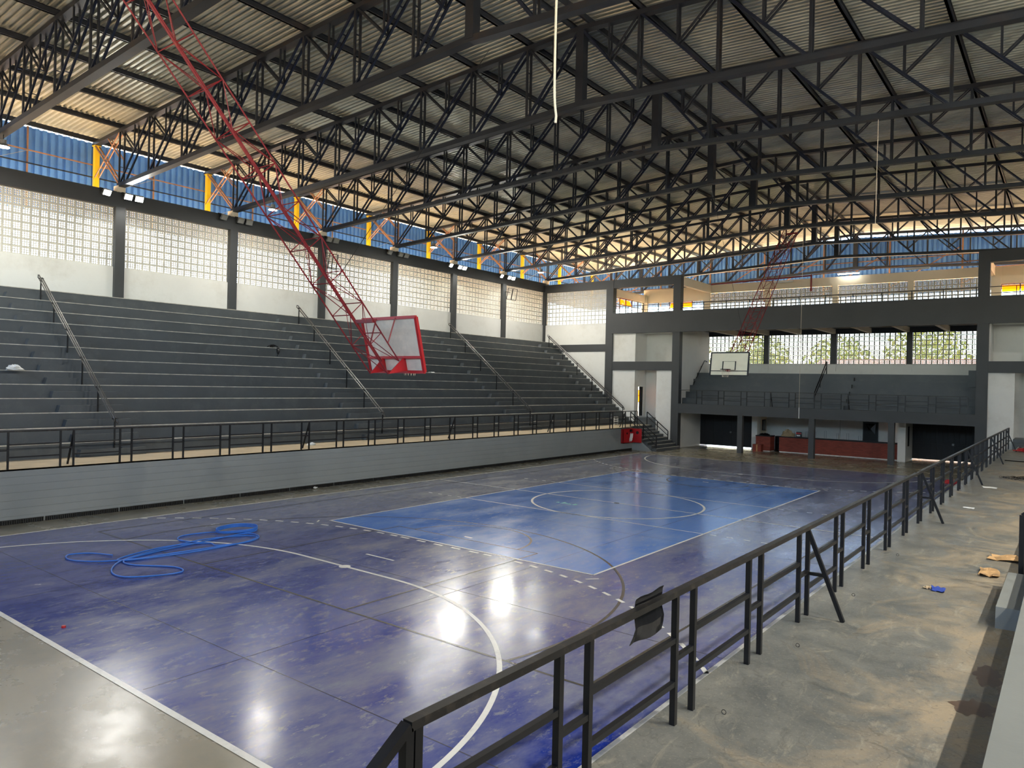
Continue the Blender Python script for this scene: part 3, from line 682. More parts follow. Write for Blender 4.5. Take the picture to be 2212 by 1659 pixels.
obj('latch', MB().tube([(.13, .5, .62), (.19, .5, .62)], .06, 10), 'black_door', hy)
obj('valve', MB().tube([(.05, 1.06, .78), (.2, 1.06, .78)], .08, 10), 'black_door', hy)
hs = MB(); hs.tube(smoothstep_path([(.1, .92, .08), (.17, .95, .35), (.17, 1.0, .6), (.19, 1.05, .35), (.18, 1.0, .12), (.2, 1.12, .25), (.2, 1.18, .6), (.19, 1.1, .4), (.2, 1.02, .2)], 6), .04, 6); obj('fire_hose', hs, 'plastic_white', hy)
# drain grate along the podium foot
dr = thing('drain_grate', 'dark slotted drain strip along the foot of the grey podium wall', 'drain', (-XE+.0, 0, 0))
ln = 2.02
gm = MB(); gm.box(.0, 0, 0, .012, ln-.05, .12); gm.box(.012, 0, .105, .05, ln-.05, .125)
k = 0
while k*.055 < ln-.08: gm.box(.012, .02+k*.055, 0, .05, .045+k*.055, .105); k += 1
gme = gm.mesh('grate_section')
for i in range(18): obj('grate_section', gme, 'grate', dr, (.0, -16.5+i*ln, 0), rot=(0, random.uniform(-.02, .05), 0))

# ================================================================== ROOF
ce = thing('ceiling', kind='structure')
def corrugated_roof(sx):
    mb = MB(); P = .21; prof = [(0, 0), (.05, 0), (.085, .08), (.145, .08), (.18, 0)]
    ys = []; y = YNEAR-1
    while y < YEND+.6:
        for a, h in prof: ys.append((y+a, h))
        y += P
    xs = (0, sx*23.2)
    for (yy, h) in ys:
        for x in xs: mb.v.append((x, yy, zs(x)+h))
    for i in range(len(ys)-1): q = 2*i; mb.f.append((q, q+1, q+3, q+2) if sx > 0 else (q, q+2, q+3, q+1))
    return obj('roof_sheet', mb, 'sheet', ce)
corrugated_roof(-1); corrugated_roof(1)
obj('ridge_cap', MB().prism([(-.5, zs(.5)+.05), (0, zs(0)+.09), (.5, zs(.5)+.05), (0, zs(0)+.12)], YNEAR-1, YEND+.5, 1), 'sheet', ce)
XNODE = [0, 2.1, 4.6, 7.12, 9.68, 12.15, 14.66, 17.27, 19.85]
purl = [0.32]+XNODE[1:]+[22.4]
k = 0
for sx in (-1, 1):
    for i, x in enumerate(purl):
        X = sx*x; z = zt(x)+.08
        lab = 'dark roof purlin, %s from the ridge on the %s slope' % (ORD[i], 'left' if sx < 0 else 'right')
        mb = MB().box(-.04, YNEAR-.9, 0, .04, YEND+.4, .18)
        if i: mb.box(-.04, YNEAR-.9, 0, .08, YEND+.4, .012).box(-.04, YNEAR-.9, .168, .08, YEND+.4, .18)
        tag(obj('purlin', mb, 'steel', None, (X, 0, z)), lab, 'purlin', 'roof purlins')
# members: two angles with battens
def double(p, q, sep=.2, w=.07, step=.75):
    mb = MB(); p = Vector(p); q = Vector(q)
    for s_ in (-1, 1):
        o_ = Vector((0, s_*sep/2, 0)); mb.bar(p+o_, q+o_, w, w*.8, up=(0, 1, 0))
    L = (q-p).length; n = max(1, int(L/step))
    for i in range(1, n):
        c_ = p+(q-p)*(i/n); mb.bar(c_+Vector((0, -sep/2, 0)), c_+Vector((0, sep/2, 0)), .05, .02)
    return mb
members = []
top = MB(); 
for sx in (-1, 1): top.bar((0, 0, zt(0)), (sx*22.5, 0, zt(22.5)), .26, .15)
bot = MB()
for sx in (-1, 1): bot.bar((0, 0, zb(0)), (sx*20.0, 0, zb(20)), .26, .17)
members.append(('top_chord', top.mesh('top_chord'), 'steel')); members.append(('bottom_chord', bot.mesh('bottom_chord'), 'steel'))
members.append(('king_post', MB().box(-.14, -.14, zb(0), .14, .14, zt(0)).mesh('king_post'), 'steel'))
for sx in (-1, 1):
    for i in range(1, len(XNODE)):
        xi, xo = sx*XNODE[i-1], sx*XNODE[i]
        members.append(('vertical_member', double((xo, 0, zb(xo)), (xo, 0, zt(xo))).mesh('vertical_member'), 'steel'))
        A = Vector((xi, 0, zt(xi))); D = Vector((xo, 0, zb(xo))); mid = (A+D)/2
        members.append(('diagonal_member', double(A, D).mesh('diagonal_member'), 'steel_blue'))
        members.append(('sub_diagonal', double((xo, 0, zt(xo)), mid, .16, .055).mesh('sub_diagonal'), 'steel'))
        xm = (xi+xo)/2; members.append(('sub_vertical', double((xm, 0, zt(xm)), mid, .16, .055).mesh('sub_vertical'), 'steel'))
    xo, xe = sx*19.85, sx*22.4
    members.append(('end_brace', double((xo, 0, zb(xo)), (xe, 0, zt(xe)), .16, .06).mesh('end_brace'), 'warm_lit_steel'))
    members.append(('end_brace', double((xo, 0, zt(xo)), (xe, 0, 12.9), .16, .05).mesh('end_brace'), 'warm_lit_steel'))
    members.append(('end_brace', double((xo, 0, 13.4), ((xo+xe)/2, 0, zt(21)), .14, .045).mesh('end_brace'), 'warm_lit_steel'))
    members.append(('bearing_block', MB().box(sx*20-.2, -.16, 11.98, sx*20+.2, .16, 12.25).mesh('bearing_block'), 'cream_wall'))
for n, y in enumerate(YT):
    if n == 0: lab = 'dark steel roof truss nearest the camera that carries the near hoop mast'
    else: lab = 'dark steel lattice roof truss across the hall, %s counted away from the camera' % ORD[n]
    t = thing('roof_truss', lab, 'truss', (0, y, 0), group='roof trusses')
    for nm, me, m in members:
        if nm == 'bearing_block' and y > 24: continue
        obj(nm, me, m, t)
# eave cladding, posts and girts
def clad(axis, fixed, a0, a1, z0, z1, parent, sign):
    mb = MB(); P = .3; prof = [(0, 0), (.16, 0), (.185, .09), (.275, .09)]
    pts = []; t = a0
    while t < a1:
        for d_, h in prof:
            if t+d_ < a1: pts.append((t+d_, h))
        t += P
    pts.append((a1, 0))
    zf1 = z1 if callable(z1) else (lambda q: z1)
    for q, h in pts:
        for z in (z0, zf1(q)): mb.v.append((fixed+sign*h, q, z) if axis == 'y' else (q, fixed+sign*h, z))
    for i in range(len(pts)-1): k_ = 2*i; mb.f.append((k_, k_+2, k_+3, k_+1))
    return obj('cladding_sheet', mb, 'blue_clad', parent)
ybays = [YNEAR]+[y for y in YT if y > YNEAR]+[YEND]
for sx, nm in ((-1, 'left'), (1, 'right')):
    c = thing('trim_%d' % (1 if sx < 0 else 2), kind='structure')
    for i in range(len(ybays)-1): clad('y', sx*22.62, ybays[i], ybays[i+1], 11.1, zs(22.62)-.17, c, sx)
    for z, m in ((13.0, 'steel'), (13.55, 'warm_lit_steel'), (12.3, 'steel')): obj('girt', B(sx*22.5-.025, YNEAR, z, sx*22.5+.025, YEND, z+.05), m, c)
    for i in range(len(ybays)-1):
        y = (ybays[i]+ybays[i+1])/2; obj('stud', B(sx*22.52-.03, y-.03, 11.1, sx*22.52+.03, y+.03, zs(22.5)-.2), 'warm_lit_steel', c)
        obj('rod', MB().bar((sx*22.47, ybays[i]+.2, 12.3), (sx*22.47, y, 13.55), .02, .02), 'aluminium', c)
for k, (yy, sg) in enumerate(((YEND, 1), (YNEAR-.6, -1))):
    c = thing('trim_%d' % (3+k), kind='structure')
    for i in range(9):
        a0 = -22.6+45.2*i/9; a1 = a0+45.2/9
        clad('x', yy, a0, a1, 11.1, (lambda q: zs(q)-(.42 if sg > 0 else .2)), c, sg)
    for z in (12.6, 13.6): obj('girt', B(-22.5, yy-sg*.12-.03, z, 22.5, yy-sg*.12+.03, z+.06), 'warm_lit_steel', c)
    for i in range(10):
        x = -20+40*i/9; obj('stud', B(x-.05, yy-sg*.22-.05, 11.1, x+.05, yy-sg*.22+.05, zs(x)-.25), 'warm_lit_steel', c)
        if i < 9:
            x2 = -20+40*(i+1)/9; xm = (x+x2)/2
            obj('strut', MB().bar((x, yy-sg*.25, 11.6), (x2 if i % 2 else x2, yy-sg*.25, 14.2), .06, .06), 'warm_lit_steel', c)
for n, y in enumerate(YT):
    if y < -14.2: continue
    p = thing('eave_post', 'bright yellow steel post in front of the blue eave cladding, %s from the left' % ORD[n-1], 'post', (-22.35, y, 12.4), group='yellow eave posts')
    obj('shaft', B(-.1, -.1, 0, .1, .1, zt(22.4)-12.4-.08), 'yellow', p); obj('cap_plate', B(-.14, -.14, zt(22.4)-12.4-.1, .14, .14, zt(22.4)-12.4-.07), 'yellow', p); obj('foot_plate', B(-.13, -.13, -.02, .13, .13, 0), 'yellow', p)
# near wall behind the camera; unseen upper opening shaped to add fill daylight
wn = thing('wall_near', kind='structure')
obj('wall_panel', B(-XW, YNEAR-.2, 0, XW, YNEAR, 8.2), 'white_wall', wn); obj('beam', B(-XW, YNEAR-.2, 11.3, XW, YNEAR+.1, 12.0), 'frame_paint', wn)
for i in range(9): obj('column', B(-20+5*i-.2, YNEAR-.2, 8.2, -20+5*i+.2, YNEAR+.05, 11.35), 'frame_paint', wn)
# pipes over the gallery
c = thing('fire_pipe', 'dark red sprinkler pipe above the gallery with a short drop', 'pipe', (0, YB-.2, 11.95))
obj('main', MB().tube([(-8.6, 0, -.12), (-1.5, 0, .02)], .045, 8), 'red_steel', c); obj('drop', MB().tube([(-1.5, 0, .1), (-1.5, 0, -1.05)], .055, 8), 'red_steel', c)
c = thing('conduit', 'long pale conduit running above the gallery wall', 'pipe', (0, YB-.15, 12.0)); obj('run', MB().tube([(-1.4, 0, .02), (2.5, 0, .16), (8.5, 0, .2)], .035, 6), 'warm_lit_steel', c); obj('clip', B(2.3, -.05, .1, 2.4, .15, .22), 'warm_lit_steel', c)

# ================================================================== LIGHTS OF THE HALL
fm = MB().box(-.05, -.17, -.13, .03, .17, .13); 
for k in range(6): fm.box(-.09, -.14+k*.05, -.11, -.05, -.12+k*.05, .11)
fme = fm.mesh('housing'); lme = MB().box(.03, -.15, -.11, .036, .15, .11).mesh('lens'); bme = MB().bar((-.02, -.18, 0), (-.25, -.18, .05), .02, .04).bar((-.02, .18, 0), (-.25, .18, .05), .02, .04).bar((-.25, -.2, .05), (-.25, .2, .05), .04, .04).mesh('bracket')
lme2 = lme.copy()
def area(parent, w, h, power, loc, rot, color=(1, .97, .9), spread=None, shape='RECTANGLE'):
    d = bpy.data.lights.new('lamp_light', 'AREA'); d.shape = shape; d.size = w; d.size_y = h; d.energy = power; d.color = color
    if spread: d.spread = spread
    o = bpy.data.objects.new('lamp_light', d); COL.objects.link(o); o.parent = parent; o.location = loc; o.rotation_euler = rot; return o
pos = ['left of', 'right of', 'far right of']
def flood(sx, y, on, label, yawd=0, power=FLOOD_W):
    t = thing('floodlight', label, 'floodlight', (sx*19.62, y, 11.8), group='lit floodlights' if on else 'unlit floodlights', rot=(0, 0, (0 if sx < 0 else PI)+yawd))
    tilt = Matrix.Rotation(math.radians(32), 4, 'Y')
    for nm, me, m in (('housing', fme, 'housing'), ('bracket', bme, 'black_steel')): o = obj(nm, me, m, t, rot=(0, math.radians(32), 0))
    obj('lens', lme if on else lme2, 'lens_on' if on else 'lens_off', t, rot=(0, math.radians(32), 0))
    if on:
        dirv = tilt @ Vector((1, 0, 0)); o = area(t, .3, .22, power, tuple(dirv*.06), dirv.to_track_quat('-Z', 'Y').to_euler(), spread=math.radians(170))
wcol = ['the leftmost wall column in view', 'the second wall column from the left', 'the third wall column from the left', 'the fourth wall column from the left', 'the fifth wall column from the left', 'the sixth wall column from the left']
for n in range(6):
    y = -8.3+BAY*n; on = n in (0, 4, 5)
    for k, dy in enumerate((-.68, .2, .66)):
        flood(-1, y+dy, on, '%s floodlight %s the top of %s' % ('glowing' if on else 'unlit square', ('just left of', 'just right of', 'farther right of')[k], wcol[n]), yawd=(.15, 0, -.15)[k])
for k, n in enumerate((-2, -1, 0, 1)):
    flood(1, -8.3+BAY*n-.2, True, power=330.0, label='glowing floodlight high on the right wall, %s from the near end' % ORD[k], yawd=0)
hb = MB().disc((0, 0, .0), .2, .1, 20, .12).disc((0, 0, .1), .1, .14, 14).mesh('housing'); hl = MB().disc((0, 0, -.012), .19, .012, 20).mesh('lens'); hr = MB().tube([(0, 0, .24), (0, 0, .45)], .015, 6).mesh('hanger')
for sx in (-1, 1):
    for i, n in enumerate((1, 3, 5, 7)):
        y = YT[n]
        t = thing('high_bay_lamp', 'glowing round lamp under the %s end of a roof truss, %s from the camera' % ('left' if sx < 0 else 'right', ORD[i]), 'lamp', (sx*16.7, y, zb(16.7)-.5), group='high bay lamps')
        obj('housing', hb, 'housing', t); obj('lens', hl, 'lens_on', t); obj('hanger', hr, 'black_steel', t)
        area(t, .36, .36, BAY_W, (0, 0, -.03), (0, 0, 0), shape='DISK')
for i, (x, on) in enumerate(((.9, 1), (4.9, 0), (-3.3, 0))):
    t = thing('tube_light', ['lit fluorescent tube light on the gallery wall', 'unlit fluorescent tube light near the right end of the gallery wall', 'unlit fluorescent tube light behind the far hoop mast'][i], 'lamp', (x, YB-.38, 11.9 if i < 2 else 11.62), group='gallery tube lights')
    obj('tray', B(-.7, -.06, .03, .7, .06, .08), 'plastic_white', t); obj('tube', MB().tube([(-.65, 0, 0), (.65, 0, 0)], .035, 8), 'tube_on' if on else 'plastic_white', t); obj('arm', B(-.05, 0, .04, .05, .37, .07), 'plastic_white', t)
# ================================================================== CEILING-HUNG HOOPS
def hoop(s, label):
    # s=-1 near hoop, +1 far hoop; built along y with the board towards the court centre
    hp = thing('basketball_hoop', label, 'basketball hoop', (0, s*19.0 if s < 0 else 18.45, 12.3))
    oy = -19.0 if s < 0 else 18.45
    A = Vector((0, s*19.25, 13.0)) if s < 0 else Vector((0, 19.4, 13.0))
    E = Vector((0, s*11.28, 4.3)) if s < 0 else Vector((0, 10.7, 4.75))
    d = (E-A).normalized(); n = Vector((0, -s*abs(d.z), abs(d.y))).normalized()     # up-and-inward normal
    off = Vector((0, oy, 12.3)); w, hgt = .6, .45
    def L(p): return tuple(p-off)
    LEN = (E-A).length
    corners = [Vector((sx*w/2, 0, 0))+n*hh for sx in (-1, 1) for hh in (0, hgt)]
    for i, c in enumerate(corners): obj('mast_chord', MB().tube([L(A+c), L(E+c)], .022 if i in (1, 2) else .016, 6), 'red_steel', hp)
    N = 14; st = LEN/N
    for i in range(N):
        p = A+d*(st*i); q = A+d*(st*(i+1)) if i < N-1 else E
        mb = MB()
        a, b, c_, e = [p+k for k in corners]; a2, b2, c2_, e2 = [q+k for k in corners]
        for u_, v_ in ((a, c_), (b, e), (a, b), (c_, e)): mb.tube([L(u_), L(v_)], .011, 4)
        for u_, v_ in (((a, c2_), (b, e2), (a, b2), (c_, e2)) if i % 2 else ((c_, a2), (e, b2), (b, a2), (e, c2_))): mb.tube([L(u_), L(v_)], .009, 4)
        obj('lattice_frame', mb, 'red_steel', hp)
    # board: 1.8 x 1.2, leaning
    yb = s*10.72 if s < 0 else 10.3; zb0 = 4.36 if s < 0 else 4.76; hb_ = 1.24 if s < 0 else 1.07
    lean = -.33 if s < 0 else .16          # y shift of the top edge
    def bp(x, t, o_=0): return L(Vector((x, yb+lean*t+o_, zb0+hb_*t)))
    inn = -s
    mb = MB(); k0 = [bp(-.9, 0), bp(.9, 0), bp(.9, 1), bp(-.9, 1)]; k1 = [bp(-.9, 0, inn*.03), bp(.9, 0, inn*.03), bp(.9, 1, inn*.03), bp(-.9, 1, inn*.03)]
    mb.v = k0+k1; mb.f = [(0, 1, 2, 3), (4, 7, 6, 5), (0, 4, 5, 1), (1, 5, 6, 2), (2, 6, 7, 3), (3, 7, 4, 0)]
    bo = obj('backboard', mb, 'board_back' if s < 0 else 'board_face', hp)
    fm_ = 'red_plate' if s < 0 else 'black_line'; t_ = .05
    o_ = -inn*.02
    for (x0, t0), (x1, t1) in (((-.9, 0), (.9, 0)), ((-.9, 1), (.9, 1)), ((-.9, 0), (-.9, 1)), ((.9, 0), (.9, 1))):
        obj('board_edge', MB().bar(bp(x0, t0, inn*.015), bp(x1, t1, inn*.015), .07, .07 if s < 0 else .05), fm_, bo)
    if s < 0: obj('board_edge', MB().bar(bp(-.9, .27, -inn*.03), bp(.9, .27, -inn*.03), .05, .06), fm_, bo)
    f_ = inn*.035
    obj('board_line', MB().bar(bp(-.9, .2, f_), bp(.9, .2, f_), .008, .035), 'black_line', bo)
    for (x0, t0), (x1, t1) in (((-.3, .24), (.3, .24)), ((-.3, .62), (.3, .62)), ((-.3, .24), (-.3, .62)), ((.3, .24), (.3, .62))):
        obj('board_line', MB().bar(bp(x0, t0, f_), bp(x1, t1, f_), .05 if x0 != x1 and 0 else .04, .045 if x0 == x1 else .008, up=(0, 0, 1)), 'black_line', bo)
    # ring and net
    rc = Vector((0, yb+inn*.42, zb0+.28)); ring = [L(rc+Vector((.225*math.cos(t), .225*math.sin(t)*1.0, .0))) for t in [2*PI*i/20 for i in range(20)]]
    ro = obj('ring', MB().tube(ring, .016, 6, closed=True), 'red_steel' if s < 0 else 'black_line', hp)
    mb = MB()
    for i in range(12):
        t = 2*PI*i/12; t2 = t+PI/12
        mb.tube([L(rc+Vector((.22*math.cos(t), .22*math.sin(t), 0))), L(rc+Vector((.16*math.cos(t2), .16*math.sin(t2), -.18))), L(rc+Vector((.13*math.cos(t), .13*math.sin(t), -.36)))], .005, 4)
    obj('net', mb, 'rope', ro); obj('ring_arm', MB().bar(L(rc+Vector((0, -inn*.22, -.03))), L(rc+Vector((0, -inn*.42, -.05))), .14, .1), 'red_steel', ro)
    # red gusset plates between mast end and board
    for sx in (-1, 1):
        x = sx*.3; e0 = E+Vector((x, 0, 0)); mb = MB()
        P3 = [L(e0), bp(x*1.15, .02), bp(x*1.15, .3)]
        q = Vector((sx*.02, 0, 0)); mb.v = P3+[tuple(Vector(v)+q) for v in P3]; mb.f = [(0, 1, 2), (5, 4, 3), (0, 3, 4, 1), (1, 4, 5, 2), (2, 5, 3, 0)]
        obj('gusset_plate', mb, 'red_plate', hp)
        obj('stay', MB().tube([L(A+d*(LEN*.955)+corners[1 if sx < 0 else 3]), bp(-.38 if sx < 0 else .27, 1, -inn*.02)], .018, 5), 'red_steel', hp)
    top_ = A+d*(LEN*.9)
    if s < 0: obj('cross_bar', MB().bar(L(top_+corners[1]), L(top_+corners[3]), .1, .08), 'red_steel', hp)
    cb = MB(); cb.tube([L(A+d*(LEN*.8)+n*hgt), L(Vector((-3.5*0, s*7.6, zb(0))))], .008, 4); obj('hoist_cable', cb, 'black_steel', hp)
    cb = MB(); cb.tube([L(A+Vector((-w/2, 0, 0))), L(A+Vector((w/2, 0, 0)))], .05, 8); obj('pivot', cb, 'red_steel', hp)
    return hp
hoop(-1, 'red lattice-mast basketball hoop hung from the roof, its board seen from behind')
hoop(1, 'far basketball hoop hung from the roof with a pale board and black outline')

# ================================================================== SMALL THINGS
tag(obj('rope', MB().tube(smoothstep_path([(6.4, -13.65, 12.85), (6.41, -13.65, 11), (6.38, -13.64, 9.8), (6.4, -13.66, 8.6), (6.44, -13.66, 8.2)], 6)+[Vector((6.43, -13.66, 8.1))], .02, 6), 'rope'), 'pale thick rope hanging down from the roof at the top of the picture', 'rope')
c = thing('hanging_cord', 'thin pale cord hanging from the roof toward the gallery on the right', 'cord', (0, 0, 0)); obj('cord', MB().tube([(7.7, 2.4, zb(7.7)), (7.68, 2.4, 9.4)], .008, 4), 'rope', c)
c = thing('hanging_cord', 'thin pale cord with a weight hanging in front of the small end tiers', 'cord', (0, 0, 0)); obj('cord', MB().tube([(.9, 18.4, zb(1)), (.88, 18.4, 3.2)], .008, 4), 'rope', c); obj('weight', MB().tube([(.88, 18.4, 3.2), (.88, 18.4, 2.6)], .016, 6), 'plastic_white', c)
# blue hose
def flat(pts, z=.02): return [(x, y, z+random.uniform(0, .012)) for x, y in pts]
H = [(-4.55, -15.1), (-5.1, -15.35), (-5.25, -15.75), (-4.8, -15.9), (-4.2, -15.6), (-3.85, -14.95), (-3.8, -14.3), (-3.7, -13.3), (-3.6, -12.3), (-3.9, -11.75), (-4.5, -11.7), (-4.5, -12.4), (-4.35, -13.2),
     (-4.2, -14.2), (-3.9, -15.1), (-3.4, -15.2), (-2.6, -14.7), (-2.1, -14.75), (-2.1, -15.2), (-2.5, -15.75), (-3.1, -15.75), (-3.8, -15.3), (-4.2, -14.6), (-4.5, -13.6), (-4.6, -12.8), (-4.3, -11.95), (-3.9, -11.8), (-3.6, -12.5), (-3.55, -13.6), (-3.7, -14.7),
     (-3.95, -15.25), (-4.3, -14.8), (-4.5, -13.8), (-4.2, -13.0), (-3.8, -13.0), (-3.6, -12.6)]
tag(obj('garden_hose', MB().tube(smoothstep_path(flat(H), 7), .017, 6), 'hose_blue'), 'blue water hose lying in tangled loops on the court', 'hose')
H2 = [(-4.4, -13.1), (-5.0, -13.3), (-5.4, -13.0), (-5.3, -12.3), (-4.9, -12.0)]+[(-5.0+.42*math.cos(t)*(1+.08*math.sin(3*t)), -11.7+.55*math.sin(t)) for t in [.4*i for i in range(44)]]
tag(obj('garden_hose', MB().tube(smoothstep_path([(x, y, .02+.0022*i) for i, (x, y) in enumerate(H2)], 5), .017, 6), 'hose_blue'), 'small coil of blue hose at the far end of the tangled hose on the court', 'hose')
tag(obj('bottle_cap', MB().disc((0, 0, 0), .035, .03, 14, .03), 'red_plate', None, (-.23, -17.75, .003)), 'tiny red cap on the court near the bottom left corner', 'cap')
# black plastic over the right railing
mb = MB(); rows, cols = 10, 8
prof = [(10.245, 2.6), (10.238, 2.585), (10.236, 2.57), (10.234, 2.55)]+[(10.232-.012*math.sin(1.5*k), 2.55-.29*k/5) for k in range(1, 6)]
for j, (x, z) in enumerate(prof):
    for i in range(cols):
        q = i/(cols-1); t = max(0, (j-3)/5)
        mb.v.append((x-.02*t*math.sin(5*q+1), -18.02+.44*q+.03*t*(q-.5)+(.03*math.sin(3.1*t) if i == 0 else 0), z+.006*math.sin(9*q)+(.02*q if j == 2 else .01*q)))
for j in range(len(prof)-1):
    for i in range(cols-1): a = j*cols+i; mb.f.append((a, a+1, a+cols+1, a+cols))
ps = obj('plastic_sheet', mb, 'plastic_black'); so = ps.modifiers.new('s', 'SOLIDIFY'); so.thickness = .004; tag(ps, 'crumpled black plastic sheet hung over the near railing', 'plastic sheet')
# litter on the right walkway
def scrap(name, label, cat, loc, size, m, seed):
    rnd = random.Random(seed); mb = MB(); nx, ny = 6, 5
    for j in range(ny):
        for i in range(nx): mb.v.append(((i/(nx-1)-.5)*size[0]+rnd.uniform(-.1, .1)*size[0], (j/(ny-1)-.5)*size[1]+rnd.uniform(-.1, .1)*size[1], .006+rnd.random()*size[2]))
    for j in range(ny-1):
        for i in range(nx-1): a = j*nx+i; mb.f.append((a, a+1, a+nx+1, a+nx))
    o = obj(name, mb, m, None, loc); so = o.modifiers.new('s', 'SOLIDIFY'); so.thickness = .006; return tag(o, label, cat)
scrap('rag', 'small blue rag on the dusty right walkway', 'rag', (11.33, -11.5, ZP), (.16, .22, .03), 'cloth_blue', 1)
scrap('paper_scrap', 'beige crumpled paper beside the blue rag on the walkway', 'paper', (11.2, -11.5, ZP), (.09, .1, .025), 'cloth_beige', 11)
scrap('cardboard_scrap', 'torn cardboard pieces against the concrete step on the walkway', 'cardboard', (11.78, -9.95, ZP), (.24, .5, .05), 'cardboard', 2)
scrap('cardboard_scrap', 'crumpled beige cardboard behind the black handrail post', 'cardboard', (11.95, -8.7, ZP), (.5, .35, .07), 'cardboard', 3)
scrap('cardboard_scrap', 'white paper scrap on the walkway between the railing braces', 'paper', (10.85, -2.9, ZP), (.2, .16, .012), 'plastic_white', 5)
scrap('paper_scrap', 'white flat piece far along the walkway near the third brace', 'paper', (10.9, 1.9, ZP), (.34, .3, .015), 'plastic_white', 6)
w_ = MB()
for k in range(9):
    c0 = Vector((11.35+random.uniform(-.3, .3), 5.0+random.uniform(-.4, .4), ZP+.02)); R = random.uniform(.12, .25)
    w_.tube([c0+Vector((R*math.cos(t), R*math.sin(t), .03+.03*math.sin(2*t))) for t in [2*PI*i/14 for i in range(14)]], .006, 4, closed=True)
tag(obj('wire_coil', w_, 'black_steel'), 'loose coil of dark wire on the walkway', 'wire')
hp = [(10.75+1.0*abs(math.sin(.35*i))+.25*math.cos(1.7*i), 18.3+1.1*math.sin(.9*i)*.6+.02*i, ZP+.02+.0025*i) for i in range(46)]
tag(obj('hose', MB().tube(smoothstep_path(hp, 4), .025, 6), 'hose_red'), 'heap of red hose at the far end of the right walkway', 'hose')
hp = [(8.3+.25*math.cos(t), 16.3+.5*math.sin(t)+.05*t, .02+.002*t) for t in [.5*i for i in range(40)]]
tag(obj('hose', MB().tube(smoothstep_path(hp, 3), .025, 6), 'hose_red'), 'red hose coil on the court behind the right railing', 'hose')
tag(obj('cable', MB().tube([(10.6, 12.6, ZP+.02), (11.4, 12.5, ZP+.015), (12.05, 12.35, ZP+.02)], .02, 5), 'black_steel'), 'dark cable lying straight across the right walkway', 'cable')
# wet stains: thin irregular patches
def stain(label, loc, R, seed):
    rnd = random.Random(seed); mb = MB(); n = 40; ph = [rnd.uniform(0, 6.28) for _ in range(5)]
    pts = []
    for i in range(n):
        t = 2*PI*i/n; k = 1+.16*math.sin(2*t+ph[0])+.12*math.sin(5*t+ph[1])+.1*math.sin(9*t+ph[2])+.06*math.sin(14*t+ph[3]); pts.append((R[0]*k*math.cos(t), R[1]*k*math.sin(t)))
    mb.v = [(0, 0, .003)]+[(x, y, .002) for x, y in pts]; mb.f = [(0, 1+i, 1+(i+1) % n) for i in range(n)]
    tag(obj('wet_stain', mb, 'wet_stain', None, loc), label, 'stain')
stain('dark wet stain on the walkway nearer the bottom edge', (12.1, -15.5, ZP), (.14, .2), 1)
stain('dark wet stain on the walkway just below the concrete step', (12.13, -14.6, ZP), (.12, .26), 5)
# things left on the grandstand and podium
blob('plastic_bag', 'white plastic bag on a tier at the left edge', 'bag', (-14.75, -13.8, Z0-DZ*7-.0), .22, .25, .16, 'plastic_white', 8, .5).location.z = Z0-DZ*7
def on_tier(k, y, back=.15): return (-(XN0-DX*k+back), y, Z0-DZ*k)
b = thing('backpack', 'black bag draped over a tier left of the second aisle', 'bag', on_tier(4, -2.6, .05)); 
mb = MB(); mb.tube(smoothstep_path([(-.1, -.2, .05), (0, 0, .1), (.08, .12, .04), (.1, .15, -.2), (.09, .12, -.38)], 5), [.05+.03*math.sin(i*.6) for i in range(21)], 7); obj('body', mb, 'plastic_black', b); obj('strap', MB().tube([(-.05, -.35, .03), (0, -.2, .12), (.02, 0, .1)], .02, 5), 'plastic_black', b)
scrap('paper_scrap', 'white paper on a tier right of the red-framed backboard', 'paper', (on_tier(6, 6.9)[0], 6.9, Z0-DZ*6), (.12, .4, .05), 'plastic_white', 9)
blob('plastic_bag', 'small white litter bag on the podium behind the railing', 'bag', (-11.4, -4.5, ZP), .14, .2, .1, 'plastic_white', 12, .5)
scrap('paper_scrap', 'white scrap by the drain strip at the podium foot', 'paper', (-XE+.2, -5.4, 0), (.1, .16, .08), 'plastic_white', 13)
c = thing('white_crate', 'small white slatted crate on the podium near the court steps', 'crate', (-11.6, 20.4, ZP))
for k in range(4): obj('slat', B(-.02, -.25, .1+k*.14, .02, .25, .18+k*.14), 'plastic_white', c)
obj('side', B(-.02, -.27, 0, .02, -.25, .6), 'plastic_white', c); obj('side', B(-.02, .25, 0, .02, .27, .6), 'plastic_white', c)
for i, y in enumerate((-19.2, -17.0, -15.0, -12.6, -9.6)):
    tag(obj('anchor_ring', MB().tube([(.018*math.cos(t), .006, .018+.018*math.sin(t)) for t in [2*PI*k/12 for k in range(12)]], .003, 5, closed=True), 'black_steel', None, (10.52, y, ZP)), 'tiny steel ring in the walkway beside the railing, %s from the camera' % ORD[i], 'ring', 'anchor rings along the railing')
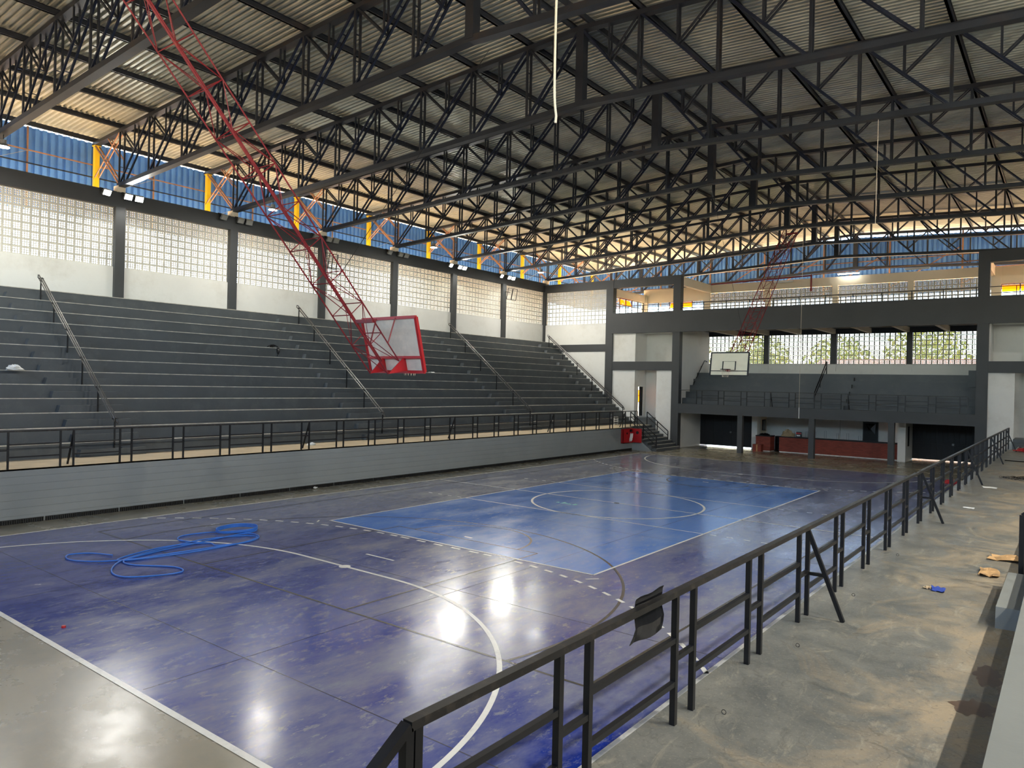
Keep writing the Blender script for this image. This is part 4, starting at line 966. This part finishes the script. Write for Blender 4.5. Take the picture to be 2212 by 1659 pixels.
# black speaker frames on the wall columns
for lab, y in (('empty black bracket frame on the wall column behind the red mast', 2.75), ('empty black bracket frame on the wall column nearest the far corner', 18.85)):
    c = thing('speaker_bracket', lab, 'bracket', (-19.5, y-.35, 10.2), rot=(0, .2, 0))
    for x in (0, .4):
        for yy in (-.28, .28): obj('bar', MB().bar((x, yy, 0), (x, yy, .8), .03, .03), 'black_steel', c)
        for z in (0, .8): obj('bar', MB().bar((x, -.28, z), (x, .28, z), .03, .03), 'black_steel', c)
    for z in (0, .8):
        for yy in (-.28, .28): obj('bar', MB().bar((0, yy, z), (.4, yy, z), .03, .03), 'black_steel', c)
    obj('arm', MB().bar((-.46, 0, .5), (0, 0, .5), .04, .04), 'black_steel', c)

# ================================================================== OUTSIDE
def tree(label, x, y, h, R, seed):
    rnd = random.Random(seed); t = thing('tree', label, 'tree', (x, y, -.32))
    obj('trunk', MB().tube([(0, 0, 0), (.1, .05, h*.3), (0, .1, h*.6)], [.22, .17, .08], 8), 'bark', t)
    mb = MB()
    for i in range(1700):
        q = Vector((rnd.gauss(0, 1), rnd.gauss(0, 1), rnd.gauss(0, 1))).normalized()*(rnd.random()**.4); c = Vector((q.x*R, q.y*R, h*.66+q.z*h*.34))
        a = Vector((rnd.uniform(-1, 1), rnd.uniform(-1, 1), rnd.uniform(-1, 1))).normalized(); b = a.cross(Vector((rnd.uniform(-1, 1), rnd.uniform(-1, 1), .3))).normalized(); s_ = rnd.uniform(.14, .3)
        mb.quad(c-a*s_, c-b*s_*.5, c+a*s_, c+b*s_*.5)
    o = obj('foliage', mb, 'leaf', t); o['kind'] = 'stuff'
for i, (x, y, h, R) in enumerate(((-11, 46, 10, 3.3), (-4, 47, 9.5, 3.2), (3, 46, 10.5, 3.4), (10, 47, 10, 3.2), (-19, 45, 11, 3.8), (-28, 44, 10, 4))):
    tree('leafy yellow-green tree behind the perforated end wall, %s from the right' % ORD[[3, 2, 1, 0, 4, 5][i]], x, y, h, R, i+20)
hs_ = thing('outbuilding', 'low brown roof glimpsed through the end-wall blocks', 'building', (3, 37.2, -.32))
obj('wall', B(-6, 0, 0, 6, 4, 5.6), 'facade', hs_); obj('roof', MB().prism([(-.6, 6.2), (2, 7.0), (4.6, 6.2), (4.6, 6.0), (-.6, 6.0)], -6.5, 6.5, 0), 'roof_tile', hs_)
